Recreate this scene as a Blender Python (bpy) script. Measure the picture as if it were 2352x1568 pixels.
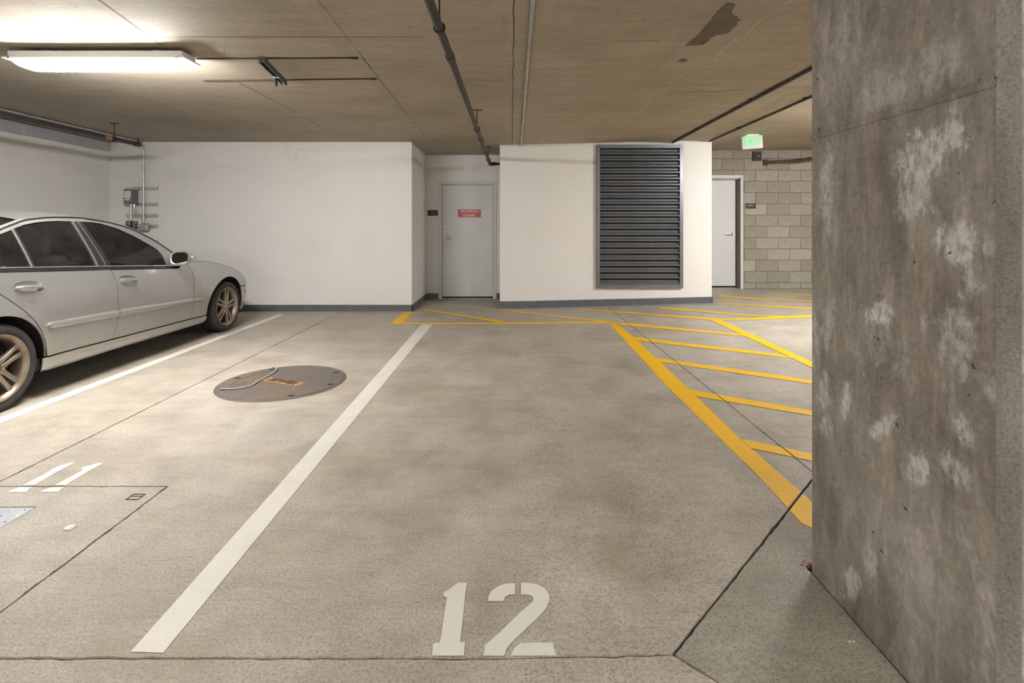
import bpy, bmesh, math, random
import numpy as np
from mathutils import Vector, Matrix, noise
from mathutils.geometry import delaunay_2d_cdt

random.seed(7)
SC = bpy.context.scene
for o in list(bpy.data.objects):
    bpy.data.objects.remove(o, do_unlink=True)
COL = SC.collection

# ------------------------------------------------------------------ camera, world, exposure
CAM_H = 1.28
FPX, VX, VY = 1176.0, 1172.0, 524.0          # focal length and vanishing point in a 2352x1568 frame
cam_data = bpy.data.cameras.new('camera')
cam_data.sensor_width = 36.0
cam_data.lens = 18.0
cam_data.shift_x = (1176 - VX) / 2352
cam_data.shift_y = -(784 - VY) / 2352
cam_data.clip_start = 0.05
cam = bpy.data.objects.new('camera', cam_data)
cam.location = (0, 0, CAM_H)
cam.rotation_euler = (math.radians(90), 0, 0)
COL.objects.link(cam)
SC.camera = cam

world = bpy.data.worlds.new('world')
SC.world = world
world.use_nodes = True
world.node_tree.nodes['Background'].inputs[0].default_value = (0.9, 0.92, 1.0, 1)
world.node_tree.nodes['Background'].inputs[1].default_value = 0.02
SC.view_settings.view_transform = 'Standard'
SC.view_settings.look = 'None'
SC.view_settings.gamma = 1.0
SC.view_settings.use_curve_mapping = False
SC.view_settings.exposure = 1.75
LAMP = 52.0                                   # radiance of the tube fixtures' diffusers
SC.cycles.max_bounces = 6
SC.cycles.diffuse_bounces = 3
SC.cycles.glossy_bounces = 3
SC.cycles.use_adaptive_sampling = True
SC.cycles.adaptive_threshold = 0.07
SC.cycles.adaptive_min_samples = 12
SC.cycles.caustics_reflective = False
SC.cycles.caustics_refractive = False
SC.cycles.sample_clamp_indirect = 6.0
SC.cycles.use_denoising = True

# ------------------------------------------------------------------ the lie of floor and ceiling
def sstep(a, b, t):
    t = max(0.0, min(1.0, (t - a) / (b - a)))
    return t * t * (3 - 2 * t)

def FL(x, y):
    """floor level: flat on the left, ramping gently up to the right and to the stair door"""
    z = 0.0227 * min(max(x, 0.0), 3.2) + 0.05 * min(max(x - 3.2, 0.0), 2.8)
    z += 0.09 * sstep(8.1, 9.2, y) * sstep(3.1, 3.6, x) * max(0.0, min(1.0, (5.6 - x) / 1.9))
    return z

def CE(x):
    return 2.61 + 0.024 * min(max(x, 0.0), 3.4)

def floor_pt(px, py):
    z = 0.0
    for _ in range(40):
        k = (CAM_H - z) / (py - VY)
        x, y = (px - VX) * k, FPX * k
        z = 0.5 * z + 0.5 * FL(x, y)
    return (x, y)

def ceil_pt(px, py):
    z = 2.61
    for _ in range(20):
        k = (z - CAM_H) / (VY - py)
        x, y = (px - VX) * k, FPX * k
        z = CE(x)
    return (x, y)

def wall_pt(px, py, Y):
    return ((px - VX) * Y / FPX, CAM_H - (py - VY) * Y / FPX)

# ------------------------------------------------------------------ materials
class NT:
    def __init__(self, name):
        self.m = bpy.data.materials.new(name)
        self.m.use_nodes = True
        self.t = self.m.node_tree
        self.b = self.t.nodes['Principled BSDF']
        self.out = self.t.nodes['Material Output']
        self._tc = None
    def node(self, kind, props=None, **ins):
        n = self.t.nodes.new(kind)
        for k, v in (props or {}).items():
            setattr(n, k, v)
        for k, v in ins.items():
            key = int(k[1:]) if k[0] == '_' else k.replace('_', ' ')
            self.put(n.inputs[key], v)
        return n
    def put(self, sock, v):
        if hasattr(v, 'is_output') or hasattr(v, 'links') and not isinstance(v, (tuple, list, float, int)):
            self.t.links.new(v, sock)
        elif isinstance(v, (tuple, list)) and len(v) == 3 and sock.type == 'RGBA':
            sock.default_value = (*v, 1)
        else:
            sock.default_value = v
    def set(self, **kw):
        for k, v in kw.items():
            self.put(self.b.inputs[k.replace('_', ' ')], v)
        return self
    def obj(self):
        if self._tc is None:
            self._tc = self.t.nodes.new('ShaderNodeTexCoord')
        return self._tc.outputs['Object']
    def scaled(self, s, loc=(0, 0, 0)):
        return self.node('ShaderNodeMapping', None, Vector=self.obj(), Scale=s, Location=loc).outputs[0]
    def noise(self, scale, detail=3, rough=0.55, vec=None, dist=0.0):
        n = self.node('ShaderNodeTexNoise', None, Scale=scale, Detail=detail, Roughness=rough, Distortion=dist)
        self.t.links.new(vec if vec is not None else self.obj(), n.inputs['Vector'])
        return n.outputs[0]
    def ramp(self, fac, stops, interp='LINEAR'):
        n = self.t.nodes.new('ShaderNodeValToRGB')
        n.color_ramp.interpolation = interp
        el = n.color_ramp.elements
        while len(el) < len(stops):
            el.new(0.5)
        for e, (p, c) in zip(el, stops):
            e.position = p
            e.color = (c, c, c, 1) if isinstance(c, (int, float)) else (*c, 1)
        self.t.links.new(fac, n.inputs[0])
        return n.outputs[0]
    def mix(self, fac, a, b, mode='MIX'):
        n = self.node('ShaderNodeMix', {'data_type': 'RGBA', 'blend_type': mode})
        self.put(n.inputs[0], fac)
        self.put(n.inputs[6], a)
        self.put(n.inputs[7], b)
        return n.outputs[2]
    def math(self, op, a, b=0.0, clamp=False):
        n = self.node('ShaderNodeMath', {'operation': op, 'use_clamp': clamp})
        self.put(n.inputs[0], a)
        self.put(n.inputs[1], b)
        return n.outputs[0]
    def bump(self, h, strength=0.3, dist=0.01):
        n = self.node('ShaderNodeBump', None, Strength=strength, Distance=dist, Height=h)
        self.t.links.new(n.outputs[0], self.b.inputs['Normal'])
        return self

MATS = {}
def plain(name, col, rough=0.5, metal=0.0, var=0.06, scale=6.0, bump=0.0, coat=0.0, spec=0.5):
    """a plain coloured material with a little procedural mottling"""
    if name in MATS:
        return MATS[name]
    t = NT(name)
    n = t.noise(scale, 4)
    lo = tuple(max(0, c * (1 - var)) for c in col)
    hi = tuple(min(1, c * (1 + var)) for c in col)
    t.set(Base_Color=t.ramp(n, [(0.3, lo), (0.7, hi)]), Roughness=rough, Metallic=metal)
    t.b.inputs['Coat Weight'].default_value = coat
    t.b.inputs['Specular IOR Level'].default_value = spec
    if bump:
        t.bump(t.noise(scale * 14, 3), bump, 0.004)
    MATS[name] = t.m
    return t.m

def mat_floor(name, tone=1.0, tint=(1, 1, 1)):
    t = NT(name)
    big = t.noise(0.8, 5, 0.6)
    mid = t.noise(3.1, 6, 0.65, dist=0.4)
    streak = t.noise(1.0, 5, 0.6, vec=t.scaled((2.2, 11, 1)))
    broom = t.noise(1.0, 3, 0.6, vec=t.scaled((9, 150, 1)))
    speck = t.noise(95, 4, 0.75)
    pits = t.noise(210, 2, 0.5)
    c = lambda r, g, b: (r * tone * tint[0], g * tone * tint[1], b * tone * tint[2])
    col = t.ramp(big, [(0.3, c(.385, .335, .270)), (0.5, c(.465, .415, .345)), (0.7, c(.520, .478, .412))])
    col = t.mix(1.0, col, t.ramp(mid, [(0.3, .80), (0.62, 1.06)]), 'MULTIPLY')
    col = t.mix(1.0, col, t.ramp(streak, [(0.28, .88), (0.5, 1.0), (0.75, 1.03)]), 'MULTIPLY')
    col = t.mix(1.0, col, t.ramp(broom, [(0.25, .88), (0.6, 1.03)]), 'MULTIPLY')
    col = t.mix(1.0, col, t.ramp(speck, [(0.28, .55), (0.5, 1.0), (0.78, 1.24)]), 'MULTIPLY')
    col = t.mix(1.0, col, t.ramp(pits, [(0.30, .40), (0.42, 1.0)]), 'MULTIPLY')
    brown = t.ramp(t.noise(1.7, 4, 0.6, vec=t.scaled((1, 1.4, 1), (5.2, 1.7, 0)), dist=0.6), [(0.56, 0.0), (0.74, .45)])
    col = t.mix(brown, col, c(.30, .23, .15))
    t.set(Base_Color=col, Roughness=t.ramp(mid, [(0.3, .50), (0.7, .66)]))
    t.b.inputs['Specular IOR Level'].default_value = 0.35
    t.bump(t.math('ADD', speck, t.math('MULTIPLY', broom, 0.8)), 0.22, 0.004)
    return t.m

def mat_ceiling():
    t = NT('ceiling_concrete')
    big = t.noise(0.55, 5, 0.6)
    grain = t.noise(1.0, 6, 0.65, vec=t.scaled((2.2, 13, 1)), dist=0.3)
    fine = t.noise(1.0, 4, 0.7, vec=t.scaled((16, 70, 1)))
    col = t.ramp(big, [(0.3, (.370, .322, .252)), (0.5, (.450, .398, .318)), (0.72, (.525, .472, .392))])
    col = t.mix(1.0, col, t.ramp(grain, [(0.25, .85), (0.5, .99), (0.75, 1.11)]), 'MULTIPLY')
    col = t.mix(1.0, col, t.ramp(fine, [(0.25, .86), (0.7, 1.07)]), 'MULTIPLY')
    dirt = t.ramp(t.noise(20, 3, 0.6), [(0.27, .55), (0.33, 1.0)])
    col = t.mix(1.0, col, dirt, 'MULTIPLY')
    # plywood-form sheets differ a little in tone
    sheet = t.node('ShaderNodeTexBrick', {'offset': 0.0}, Vector=t.scaled((1, 1, 1), (0.06, -1.16, 0)), Scale=1.0,
                   Color1=(.93, .93, .93), Color2=(1.05, 1.04, 1.02), Mortar=(.9, .9, .9), Mortar_Size=0.0,
                   Brick_Width=1.22, Row_Height=2.44)
    col = t.mix(1.0, col, sheet.outputs[0], 'MULTIPLY')
    t.set(Base_Color=col, Roughness=0.75)
    t.b.inputs['Specular IOR Level'].default_value = 0.25
    t.bump(t.math('ADD', grain, t.math('MULTIPLY', fine, 0.5)), 0.12, 0.006)
    return t.m

def mat_wall(name, col):
    t = NT(name)
    n = t.noise(0.9, 5, 0.6)
    n2 = t.noise(60, 4, 0.6)
    lo = tuple(c * .965 for c in col)
    c = t.ramp(n, [(0.35, lo), (0.65, col)])
    sc = t.ramp(t.noise(1.0, 4, 0.6, vec=t.scaled((2.5, 2.5, 30))), [(0.24, .93), (0.34, 1.0)])
    c = t.mix(1.0, c, sc, 'MULTIPLY')
    t.set(Base_Color=c, Roughness=0.48)
    t.b.inputs['Specular IOR Level'].default_value = 0.4
    t.bump(n2, 0.06, 0.004)
    return t.m

def mat_block():
    t = NT('cinder_block')
    info = t.node('ShaderNodeObjectInfo')
    n = t.noise(70, 4, 0.7)
    m = t.noise(9, 5, 0.65)
    base = t.ramp(info.outputs['Random'], [(0.0, (.300, .272, .225)), (0.5, (.345, .316, .266)), (1.0, (.405, .372, .318))])
    col = t.mix(1.0, base, t.ramp(n, [(0.28, .68), (0.5, 1.0), (0.78, 1.2)]), 'MULTIPLY')
    col = t.mix(1.0, col, t.ramp(m, [(0.3, .85), (0.65, 1.07)]), 'MULTIPLY')
    t.set(Base_Color=col, Roughness=0.9)
    t.bump(n, 0.5, 0.004)
    return t.m

def mat_pillar(patches):
    t = NT('pillar_concrete')
    big = t.noise(2.2, 6, 0.6)
    vert = t.noise(1.0, 5, 0.62, vec=t.scaled((9, 9, 1.6)), dist=0.5)
    fine = t.noise(60, 5, 0.7)
    scr = t.noise(1.0, 3, 0.6, vec=t.node('ShaderNodeMapping', None, Vector=t.obj(), Rotation=(math.radians(38), 0, 0), Scale=(30, 95, 9)).outputs[0])
    col = t.ramp(big, [(0.3, (.190, .165, .133)), (0.5, (.265, .236, .199)), (0.7, (.350, .318, .278))])
    smear = t.noise(1.0, 6, 0.7, vec=t.scaled((16, 18, 5), (1.1, 4.2, .3)), dist=.6)
    col = t.mix(1.0, col, t.ramp(smear, [(0.35, .84), (0.5, 1.0), (0.62, 1.25)]), 'MULTIPLY')
    col = t.mix(1.0, col, t.ramp(vert, [(0.28, .72), (0.5, 1.0), (0.72, 1.2)]), 'MULTIPLY')
    col = t.mix(1.0, col, t.ramp(fine, [(0.25, .74), (0.75, 1.18)]), 'MULTIPLY')
    col = t.mix(1.0, col, t.ramp(scr, [(0.62, 1.0), (0.74, 1.22)]), 'MULTIPLY')
    blot = t.math('MULTIPLY', t.ramp(t.noise(1.0, 6, 0.68, vec=t.scaled((5, 5.5, 2.6), (3.1, .7, 2.2)), dist=0.8), [(0.56, 0.0), (0.70, 1.0)]),
                  t.ramp(t.noise(24, 5, 0.75), [(0.36, 0.0), (0.6, .75)]))
    pits = t.ramp(t.noise(33, 2, 0.5), [(0.245, .25), (0.275, 1.0)])
    sep = t.node('ShaderNodeSeparateXYZ', None, Vector=t.obj())
    warp = t.math('MULTIPLY', t.math('SUBTRACT', t.noise(1.0, 6, 0.75, vec=t.scaled((17, 19, 13)), dist=.4), 0.5), 3.2)
    grit = t.ramp(t.noise(1.0, 5, 0.75, vec=t.scaled((46, 46, 26)), dist=.5), [(0.36, .08), (0.58, 1.0)])
    total = t.math('MULTIPLY', blot, 0.9)
    for (u0, v0, a, b, ang, amt) in patches:
        ca, sa = math.cos(ang), math.sin(ang)
        du = t.math('SUBTRACT', sep.outputs[1], u0)
        dv = t.math('SUBTRACT', sep.outputs[2], v0)
        p = t.math('ADD', t.math('MULTIPLY', du, ca / a), t.math('MULTIPLY', dv, sa / a))
        q = t.math('ADD', t.math('MULTIPLY', du, -sa / b), t.math('MULTIPLY', dv, ca / b))
        d = t.math('SQRT', t.math('ADD', t.math('MULTIPLY', p, p), t.math('MULTIPLY', q, q)))
        d = t.math('ADD', d, warp)
        m = t.ramp(t.math('MULTIPLY', d, .6), [(0.30, amt), (0.45, .6 * amt), (0.58, .16 * amt), (0.76, 0.0)])
        total = t.math('MAXIMUM', total, t.math('MULTIPLY', m, grit))
    col = t.mix(total, col, (.66, .64, .63))
    col = t.mix(1.0, col, pits, 'MULTIPLY')
    rust = t.math('MULTIPLY', t.ramp(t.noise(1.0, 3, 0.5, vec=t.scaled((6, 26, .55), (0, 2.2, 0))), [(0.69, 0.0), (0.75, .65)]),
                  t.ramp(sep.outputs[2], [(0.70, 0.0), (0.9, 1.0)]))
    t.set(Base_Color=col, Roughness=0.72)
    t.b.inputs['Specular IOR Level'].default_value = 0.3
    t.bump(t.math('ADD', t.math('MULTIPLY', fine, .5), t.math('MULTIPLY', big, 1.2)), 0.28, 0.008)
    return t.m

def mat_emit(name, col, strength):
    m = NT(name)
    m.set(Base_Color=tuple(.5 * c for c in col), Roughness=.4)
    m.b.inputs['Emission Color'].default_value = (*col, 1)
    m.b.inputs['Emission Strength'].default_value = strength
    return m.m

def mat_glass_tint():
    t = NT('tinted_glass')
    tr = t.node('ShaderNodeBsdfTransparent', None, Color=(.60, .63, .60))
    gl = t.node('ShaderNodeBsdfGlossy', None, Color=(.95, .95, .95), Roughness=0.03)
    fr = t.node('ShaderNodeFresnel', None, IOR=1.5)
    dirt = t.node('ShaderNodeBsdfDiffuse', None, Color=(.42, .40, .37))
    mx = t.node('ShaderNodeMixShader')
    t.t.links.new(fr.outputs[0], mx.inputs[0])
    t.t.links.new(tr.outputs[0], mx.inputs[1])
    t.t.links.new(gl.outputs[0], mx.inputs[2])
    m2 = t.node('ShaderNodeMixShader')
    t.t.links.new(t.ramp(t.noise(7, 5), [(0.3, .008), (0.8, .03)]), m2.inputs[0])
    t.t.links.new(mx.outputs[0], m2.inputs[1])
    t.t.links.new(dirt.outputs[0], m2.inputs[2])
    t.t.links.new(m2.outputs[0], t.out.inputs[0])
    return t.m

def mat_carpaint():
    t = NT('silver_paint')
    sep = t.node('ShaderNodeSeparateXYZ', None, Vector=t.obj())
    dust = t.noise(5, 6, 0.7)
    spot = t.noise(38, 4, 0.7)
    low = t.math('SUBTRACT', 1.0, t.math('MULTIPLY', sep.outputs[2], 1.25), True)
    d = t.math('MULTIPLY', t.ramp(dust, [(0.3, .25), (0.75, .95)]), low, True)
    col = t.mix(d, (.49, .49, .485), (.36, .325, .275))
    grime = t.math('MULTIPLY', t.ramp(spot, [(0.66, 0.0), (0.76, .8)]), low)
    col = t.mix(grime, col, (.22, .18, .14))
    t.set(Base_Color=col, Metallic=t.math('SUBTRACT', .80, t.math('MULTIPLY', d, .5)), Roughness=t.math('ADD', .30, t.math('MULTIPLY', d, .3)))
    t.b.inputs['Coat Weight'].default_value = 0.35
    t.b.inputs['Coat Roughness'].default_value = 0.12
    return t.m

def mat_rust():
    t = NT('rusty_cast_iron')
    big = t.noise(2.3, 5, 0.65, dist=0.5)
    fine = t.noise(50, 5, 0.7)
    col = t.ramp(big, [(0.40, (.150, .132, .120)), (0.53, (.175, .145, .122)), (0.64, (.215, .145, .090)), (0.76, (.200, .170, .130))])
    col = t.mix(1.0, col, t.ramp(fine, [(0.28, .6), (0.6, 1.1)]), 'MULTIPLY')
    t.set(Base_Color=col, Roughness=0.7, Metallic=0.25)
    ch = t.node('ShaderNodeTexVoronoi', {'feature': 'F1', 'distance': 'CHEBYCHEV'}, Vector=t.node('ShaderNodeMapping', None, Vector=t.obj(), Rotation=(0, 0, .6)).outputs[0], Scale=60.0, Randomness=0.0)
    t.bump(t.math('ADD', t.math('MULTIPLY', ch.outputs[0], -1.0), t.math('MULTIPLY', fine, .3)), 0.8, 0.006)
    return t.m

def mat_paint(name, col, wear=.5, dark=(.33, .29, .23)):
    t = NT(name)
    n = t.noise(5, 6, 0.7, dist=0.3)
    f = t.noise(120, 4, 0.75)
    m = t.noise(1.6, 4)
    c = t.mix(1.0, t.ramp(m, [(0.3, tuple(x * .9 for x in col)), (0.7, col)]), t.ramp(f, [(0.22, .82), (0.5, 1.0)]), 'MULTIPLY')
    w = t.math('MULTIPLY', t.ramp(n, [(0.58, 0.0), (0.74, wear)]), t.ramp(f, [(0.35, .2), (0.6, 1.0)]))
    t.set(Base_Color=t.mix(w, c, dark), Roughness=.55)
    t.bump(f, .15, .003)
    return t.m

M_FLOOR = mat_floor('floor_concrete', 1.0)
M_PATCH = mat_floor('patch_concrete', 1.02, (.97, 1.0, 1.04))
M_DIAMOND = mat_floor('footing_shaded_concrete', .78, (.97, .99, .99))  # whole slab toned down in place of the pillar's shadow
M_JOINT = plain('joint_dirt', (.060, .048, .036), .95, var=.3, scale=20)
M_CEIL = mat_ceiling()
M_WALL = mat_wall('painted_wall', (.80, .785, .755))
M_WALL_ROOM = mat_wall('grey_wall', (.50, .48, .45))
M_BLOCK = mat_block()
M_MORTAR = plain('mortar', (.215, .185, .145), .95, var=.15, scale=40, bump=.4)
M_BASE = plain('vinyl_base', (.115, .122, .132), .45, var=.12, scale=9)
M_YEL = mat_paint('yellow_paint', (.96, .54, .002), .45, (.40, .28, .10))
M_WHT = mat_paint('white_paint', (.74, .71, .65), .5, (.45, .41, .35))
M_NUM = mat_paint('grey_white_paint', (.76, .745, .67), .3, (.42, .38, .32))
M_DOOR = plain('door_paint', (.68, .685, .69), .42, var=.05, scale=2.5)
M_FRAME = plain('door_frame_paint', (.64, .64, .62), .4, var=.04, scale=3)
M_CHROME = plain('chrome', (.80, .79, .76), .16, 1.0, .03)
M_STEEL = plain('galvanised_steel', (.52, .52, .50), .38, .9, .15, 14)
M_PIPE = plain('black_pipe', (.052, .043, .038), .5, .4, .3, 12)
M_RUSTPIPE = plain('rusty_flange', (.16, .075, .035), .85, .2, .35, 30)
M_ROD = plain('rusty_rod', (.060, .042, .034), .7, .5, .3, 25)
M_LOUVER = plain('louver_metal', (.150, .155, .165), .32, .4, .08, 8)
M_LFRAME = plain('louver_frame', (.20, .215, .235), .32, .6, .10, 6)
M_BLACK = plain('matte_black', (.012, .012, .013), .8, 0, .2)
M_RUBBER = plain('tyre_rubber', (.040, .036, .034), .82, 0, .25, 20, .2)
M_RIM = plain('dusty_alloy', (.30, .243, .185), .42, .55, .22, 9)
M_BRAKE = plain('brake_iron', (.10, .085, .075), .6, .7, .25, 12)
M_LINER = plain('arch_liner', (.020, .019, .018), .9, 0, .3, 12)
M_TRIM = plain('black_trim', (.016, .0155, .016), .45, 0, .15, spec=.25)
M_SEAT = plain('dark_upholstery', (.030, .028, .030), .8, 0, .2, 10)
M_ALUM = plain('window_trim', (.58, .56, .54), .3, .9, .05)
M_PAINT = mat_carpaint()
M_GLASS = mat_glass_tint()
M_RUST = mat_rust()
M_HOUS = plain('fixture_white', (.82, .81, .79), .4, 0, .03)
M_LENS = mat_emit('lamp_diffuser', (1.0, .975, .945), LAMP * 1.12)
M_LENS_RIGHT = mat_emit('lamp_diffuser_right', (1.0, .98, .955), LAMP * 1.6)      # strength raised to brighten the right side
M_LENS_REAR = mat_emit('lamp_diffuser_rear', (1.0, .975, .94), LAMP * 1.05)  # own strength to balance the light from behind the camera
M_GREYBOX = plain('grey_enclosure', (.165, .175, .18), .5, .2, .08, 8)
M_GREYCAST = plain('cast_grey', (.36, .36, .34), .5, .4, .10, 14)
M_STICK = plain('sticker', (.72, .72, .72), .5, 0, .04)
M_BLUE = plain('sticker_blue', (.07, .08, .25), .5)
M_RED = plain('sign_red', (.52, .085, .080), .4, 0, .06)
M_SIGNW = plain('sign_white', (.80, .74, .68), .5, 0, .03)
M_BROWN = plain('sign_brown', (.045, .030, .022), .4, 0, .1)
M_SIGNTXT = plain('sign_text', (.62, .56, .46), .5, 0, .05)
M_SIGNTXT2 = plain('sign_text_dark', (.16, .13, .10), .5, 0, .05)
M_EXITG = mat_emit('exit_green', (.001, 1.0, .10), .42)
M_EXITGLOW = mat_emit('exit_glow', (.01, 1.0, .10), 1.2)
M_ROPE = plain('rope_fibre', (.52, .46, .34), .8, 0, .2, 60)
M_TREAD = plain('tread_plate', (.55, .57, .60), .35, .7, .12, 9)
M_ORANGE = plain('marker_lens', (.48, .16, .06), .25, 0, .1)
M_TAIL = plain('tail_lens', (.35, .02, .02), .2, 0, .1)
M_MIRROR = plain('mirror_glass', (.80, .80, .80), .04, 1.0, .01)
M_STAIN = plain('ceiling_stain', (.130, .098, .066), .7, 0, .25, 12)
M_EFFL = plain('efflorescence', (.55, .49, .40), .9, 0, .25, 30)
M_SEAM = plain('form_seam', (.135, .105, .075), .8, 0, .35, 9)
M_SEAML = plain('form_fin', (.36, .30, .22), .8, 0, .3, 9)
M_CHANNEL = plain('painted_channel', (.42, .43, .46), .45, .1, .06, 5)

# ------------------------------------------------------------------ mesh helpers
class MB:
    """collects shapes, then becomes ONE mesh object"""
    def __init__(self):
        self.v, self.f = [], []
    def add(self, vs, fs):
        n = len(self.v)
        self.v += [tuple(p) for p in vs]
        self.f += [tuple(i + n for i in f) for f in fs]
        return self
    def box(self, a, b, mtx=None):
        x0, y0, z0 = a
        x1, y1, z1 = b
        vs = [(x0, y0, z0), (x1, y0, z0), (x1, y1, z0), (x0, y1, z0), (x0, y0, z1), (x1, y0, z1), (x1, y1, z1), (x0, y1, z1)]
        if mtx is not None:
            vs = [mtx @ Vector(p) for p in vs]
        return self.add(vs, [(0, 3, 2, 1), (4, 5, 6, 7), (0, 1, 5, 4), (1, 2, 6, 5), (2, 3, 7, 6), (3, 0, 4, 7)])
    def tube(self, pts, r, n=12, cap=True, closed=False):
        pts = [Vector(p) for p in pts]
        m = len(pts)
        rs = r if isinstance(r, (list, tuple)) else [r] * m
        d0 = (pts[1] - pts[0]).normalized()
        up = Vector((0, 0, 1)) if abs(d0.z) < .9 else Vector((1, 0, 0))
        u = d0.cross(up).normalized()
        vs, fs = [], []
        for i, p in enumerate(pts):
            if closed:
                d = (pts[(i + 1) % m] - pts[i - 1]).normalized()
            else:
                d = (pts[min(i + 1, m - 1)] - pts[max(i - 1, 0)]).normalized()
            u = (u - d * u.dot(d)).normalized()
            w = d.cross(u)
            for k in range(n):
                a = 2 * math.pi * k / n
                vs.append(p + (u * math.cos(a) + w * math.sin(a)) * rs[i])
        for i in range(m if closed else m - 1):
            j = (i + 1) % m
            for k in range(n):
                l = (k + 1) % n
                fs.append((i * n + k, i * n + l, j * n + l, j * n + k))
        if cap and not closed:
            fs.append(tuple(range(n - 1, -1, -1)))
            fs.append(tuple((m - 1) * n + k for k in range(n)))
        return self.add(vs, fs)
    def lathe(self, prof, n=48, mtx=None, closed=False):
        """profile [(radius, height)] turned about the local z axis"""
        vs, fs = [], []
        for r, h in prof:
            for k in range(n):
                a = 2 * math.pi * k / n
                vs.append(Vector((r * math.cos(a), r * math.sin(a), h)))
        m = len(prof)
        for i in range(m if closed else m - 1):
            j = (i + 1) % m
            for k in range(n):
                l = (k + 1) % n
                fs.append((i * n + k, i * n + l, j * n + l, j * n + k))
        if mtx is not None:
            vs = [mtx @ p for p in vs]
        return self.add(vs, fs)
    def disc(self, r, h, n=32, mtx=None, flip=False):
        vs = [Vector((r * math.cos(2 * math.pi * k / n), r * math.sin(2 * math.pi * k / n), h)) for k in range(n)]
        if mtx is not None:
            vs = [mtx @ p for p in vs]
        f = tuple(range(n))
        return self.add(vs, [f[::-1] if flip else f])
    def prism(self, poly, lo, hi, axes='xyz'):
        """2-D polygon extruded along the third axis; axes = order of (u, v, extrusion)"""
        n = len(poly)
        def mk(u, v, h):
            d = dict(zip(axes, (u, v, h)))
            return (d['x'], d['y'], d['z'])
        vs = [mk(u, v, lo) for u, v in poly] + [mk(u, v, hi) for u, v in poly]
        fs = [tuple(range(n - 1, -1, -1)), tuple(range(n, 2 * n))]
        fs += [(i, (i + 1) % n, (i + 1) % n + n, i + n) for i in range(n)]
        return self.add(vs, fs)
    def mesh(self, name, bevel=0.0, seg=1, smooth=None):
        me = bpy.data.meshes.new(name)
        me.from_pydata(self.v, [], self.f)
        bm = bmesh.new()
        bm.from_mesh(me)
        bmesh.ops.recalc_face_normals(bm, faces=bm.faces)
        if bevel:
            es = [e for e in bm.edges if len(e.link_faces) == 2 and e.calc_face_angle(0) > .5]
            bmesh.ops.bevel(bm, geom=es, offset=bevel, segments=seg, affect='EDGES', profile=.5, clamp_overlap=True)
        bm.to_mesh(me)
        bm.free()
        if smooth is not None:
            me.shade_smooth()
            me.set_sharp_from_angle(angle=math.radians(smooth))
        return me
    def build(self, name, mat, parent=None, bevel=0.0, seg=1, smooth=None):
        return link(name, self.mesh(name, bevel, seg, smooth), mat, parent)

def link(name, me, mat, parent=None):
    o = bpy.data.objects.new(name, me)
    if mat is not None and not me.materials:
        me.materials.append(mat)
    COL.objects.link(o)
    if parent is not None:
        o.parent = parent
    return o

def tag(o, label=None, cat=None, group=None, kind=None):
    if label: o['label'] = label
    if cat: o['category'] = cat
    if group: o['group'] = group
    if kind: o['kind'] = kind
    return o

def empty(name, loc, label, cat, group=None, kind=None):
    o = bpy.data.objects.new(name, None)
    o.location = loc
    o.empty_display_size = .1
    COL.objects.link(o)
    return tag(o, label, cat, group, kind)

def copy_tree(o, parent=None):
    c = o.copy()
    COL.objects.link(c)
    c.parent = parent
    for ch in o.children:
        copy_tree(ch, c)
    return c

def text_mesh(s, size, name, mat, parent, mtx, bold=0.0, sx=1.0, depth=0.0006, spacing=1.0):
    cu = bpy.data.curves.new('lettering', 'FONT')
    cu.body = s
    cu.size = size
    cu.align_x = 'CENTER'
    cu.align_y = 'CENTER'
    cu.extrude = depth
    cu.offset = bold
    cu.space_character = spacing
    cu.resolution_u = 3
    t = bpy.data.objects.new('lettering', cu)
    COL.objects.link(t)
    dg = bpy.context.evaluated_depsgraph_get()
    me = bpy.data.meshes.new_from_object(t.evaluated_get(dg))
    bpy.data.objects.remove(t, do_unlink=True)
    me.transform(mtx @ Matrix.Diagonal((sx, 1, 1, 1)))
    me.materials.clear()
    return link(name, me, mat, parent)

def inside(p, poly):
    x, y = p
    c = False
    n = len(poly)
    for i in range(n):
        x0, y0 = poly[i]
        x1, y1 = poly[i - 1]
        if (y0 > y) != (y1 > y) and x < (x1 - x0) * (y - y0) / (y1 - y0) + x0:
            c = not c
    return c

def resample(poly, step, jag=0.0, closed=True, seed=0.0):
    out = []
    n = len(poly)
    for i in range(n if closed else n - 1):
        a, b = Vector(poly[i]), Vector(poly[(i + 1) % n])
        L = (b - a).length
        m = max(1, int(math.ceil(L / step)))
        d = (b - a) / L if L > 0 else Vector((0, 0))
        nrm = Vector((-d.y, d.x))                # inward for a counter-clockwise outline
        for k in range(m):
            p = a + (b - a) * (k / m)
            if jag and k:
                h = noise.noise((p.x * 21 + seed, p.y * 21, seed)) + .7 * noise.noise((p.x * 63, p.y * 63 + seed, 1.7))
                p = p + nrm * jag * max(-.15, h)
            out.append((p.x, p.y))
    if not closed:
        out.append(tuple(poly[-1]))
    return out

def ccw(poly):
    a = sum(poly[i - 1][0] * poly[i][1] - poly[i][0] * poly[i - 1][1] for i in range(len(poly)))
    return list(poly) if a > 0 else list(poly)[::-1]

def inset(poly, d):
    """shrink a counter-clockwise outline by d"""
    poly = ccw(poly)
    n = len(poly)
    out = []
    for i in range(n):
        p, q, r = Vector(poly[i - 1]), Vector(poly[i]), Vector(poly[(i + 1) % n])
        e1, e2 = (q - p).normalized(), (r - q).normalized()
        n1, n2 = Vector((-e1.y, e1.x)), Vector((-e2.y, e2.x))
        m = n1 + n2
        l = m.length
        if l < 1e-5:
            out.append(tuple(q + n1 * d))
            continue
        m /= l
        out.append(tuple(q + m * min(d / max(m.dot(n1), .4), d * 2.5)))
    return out

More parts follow.
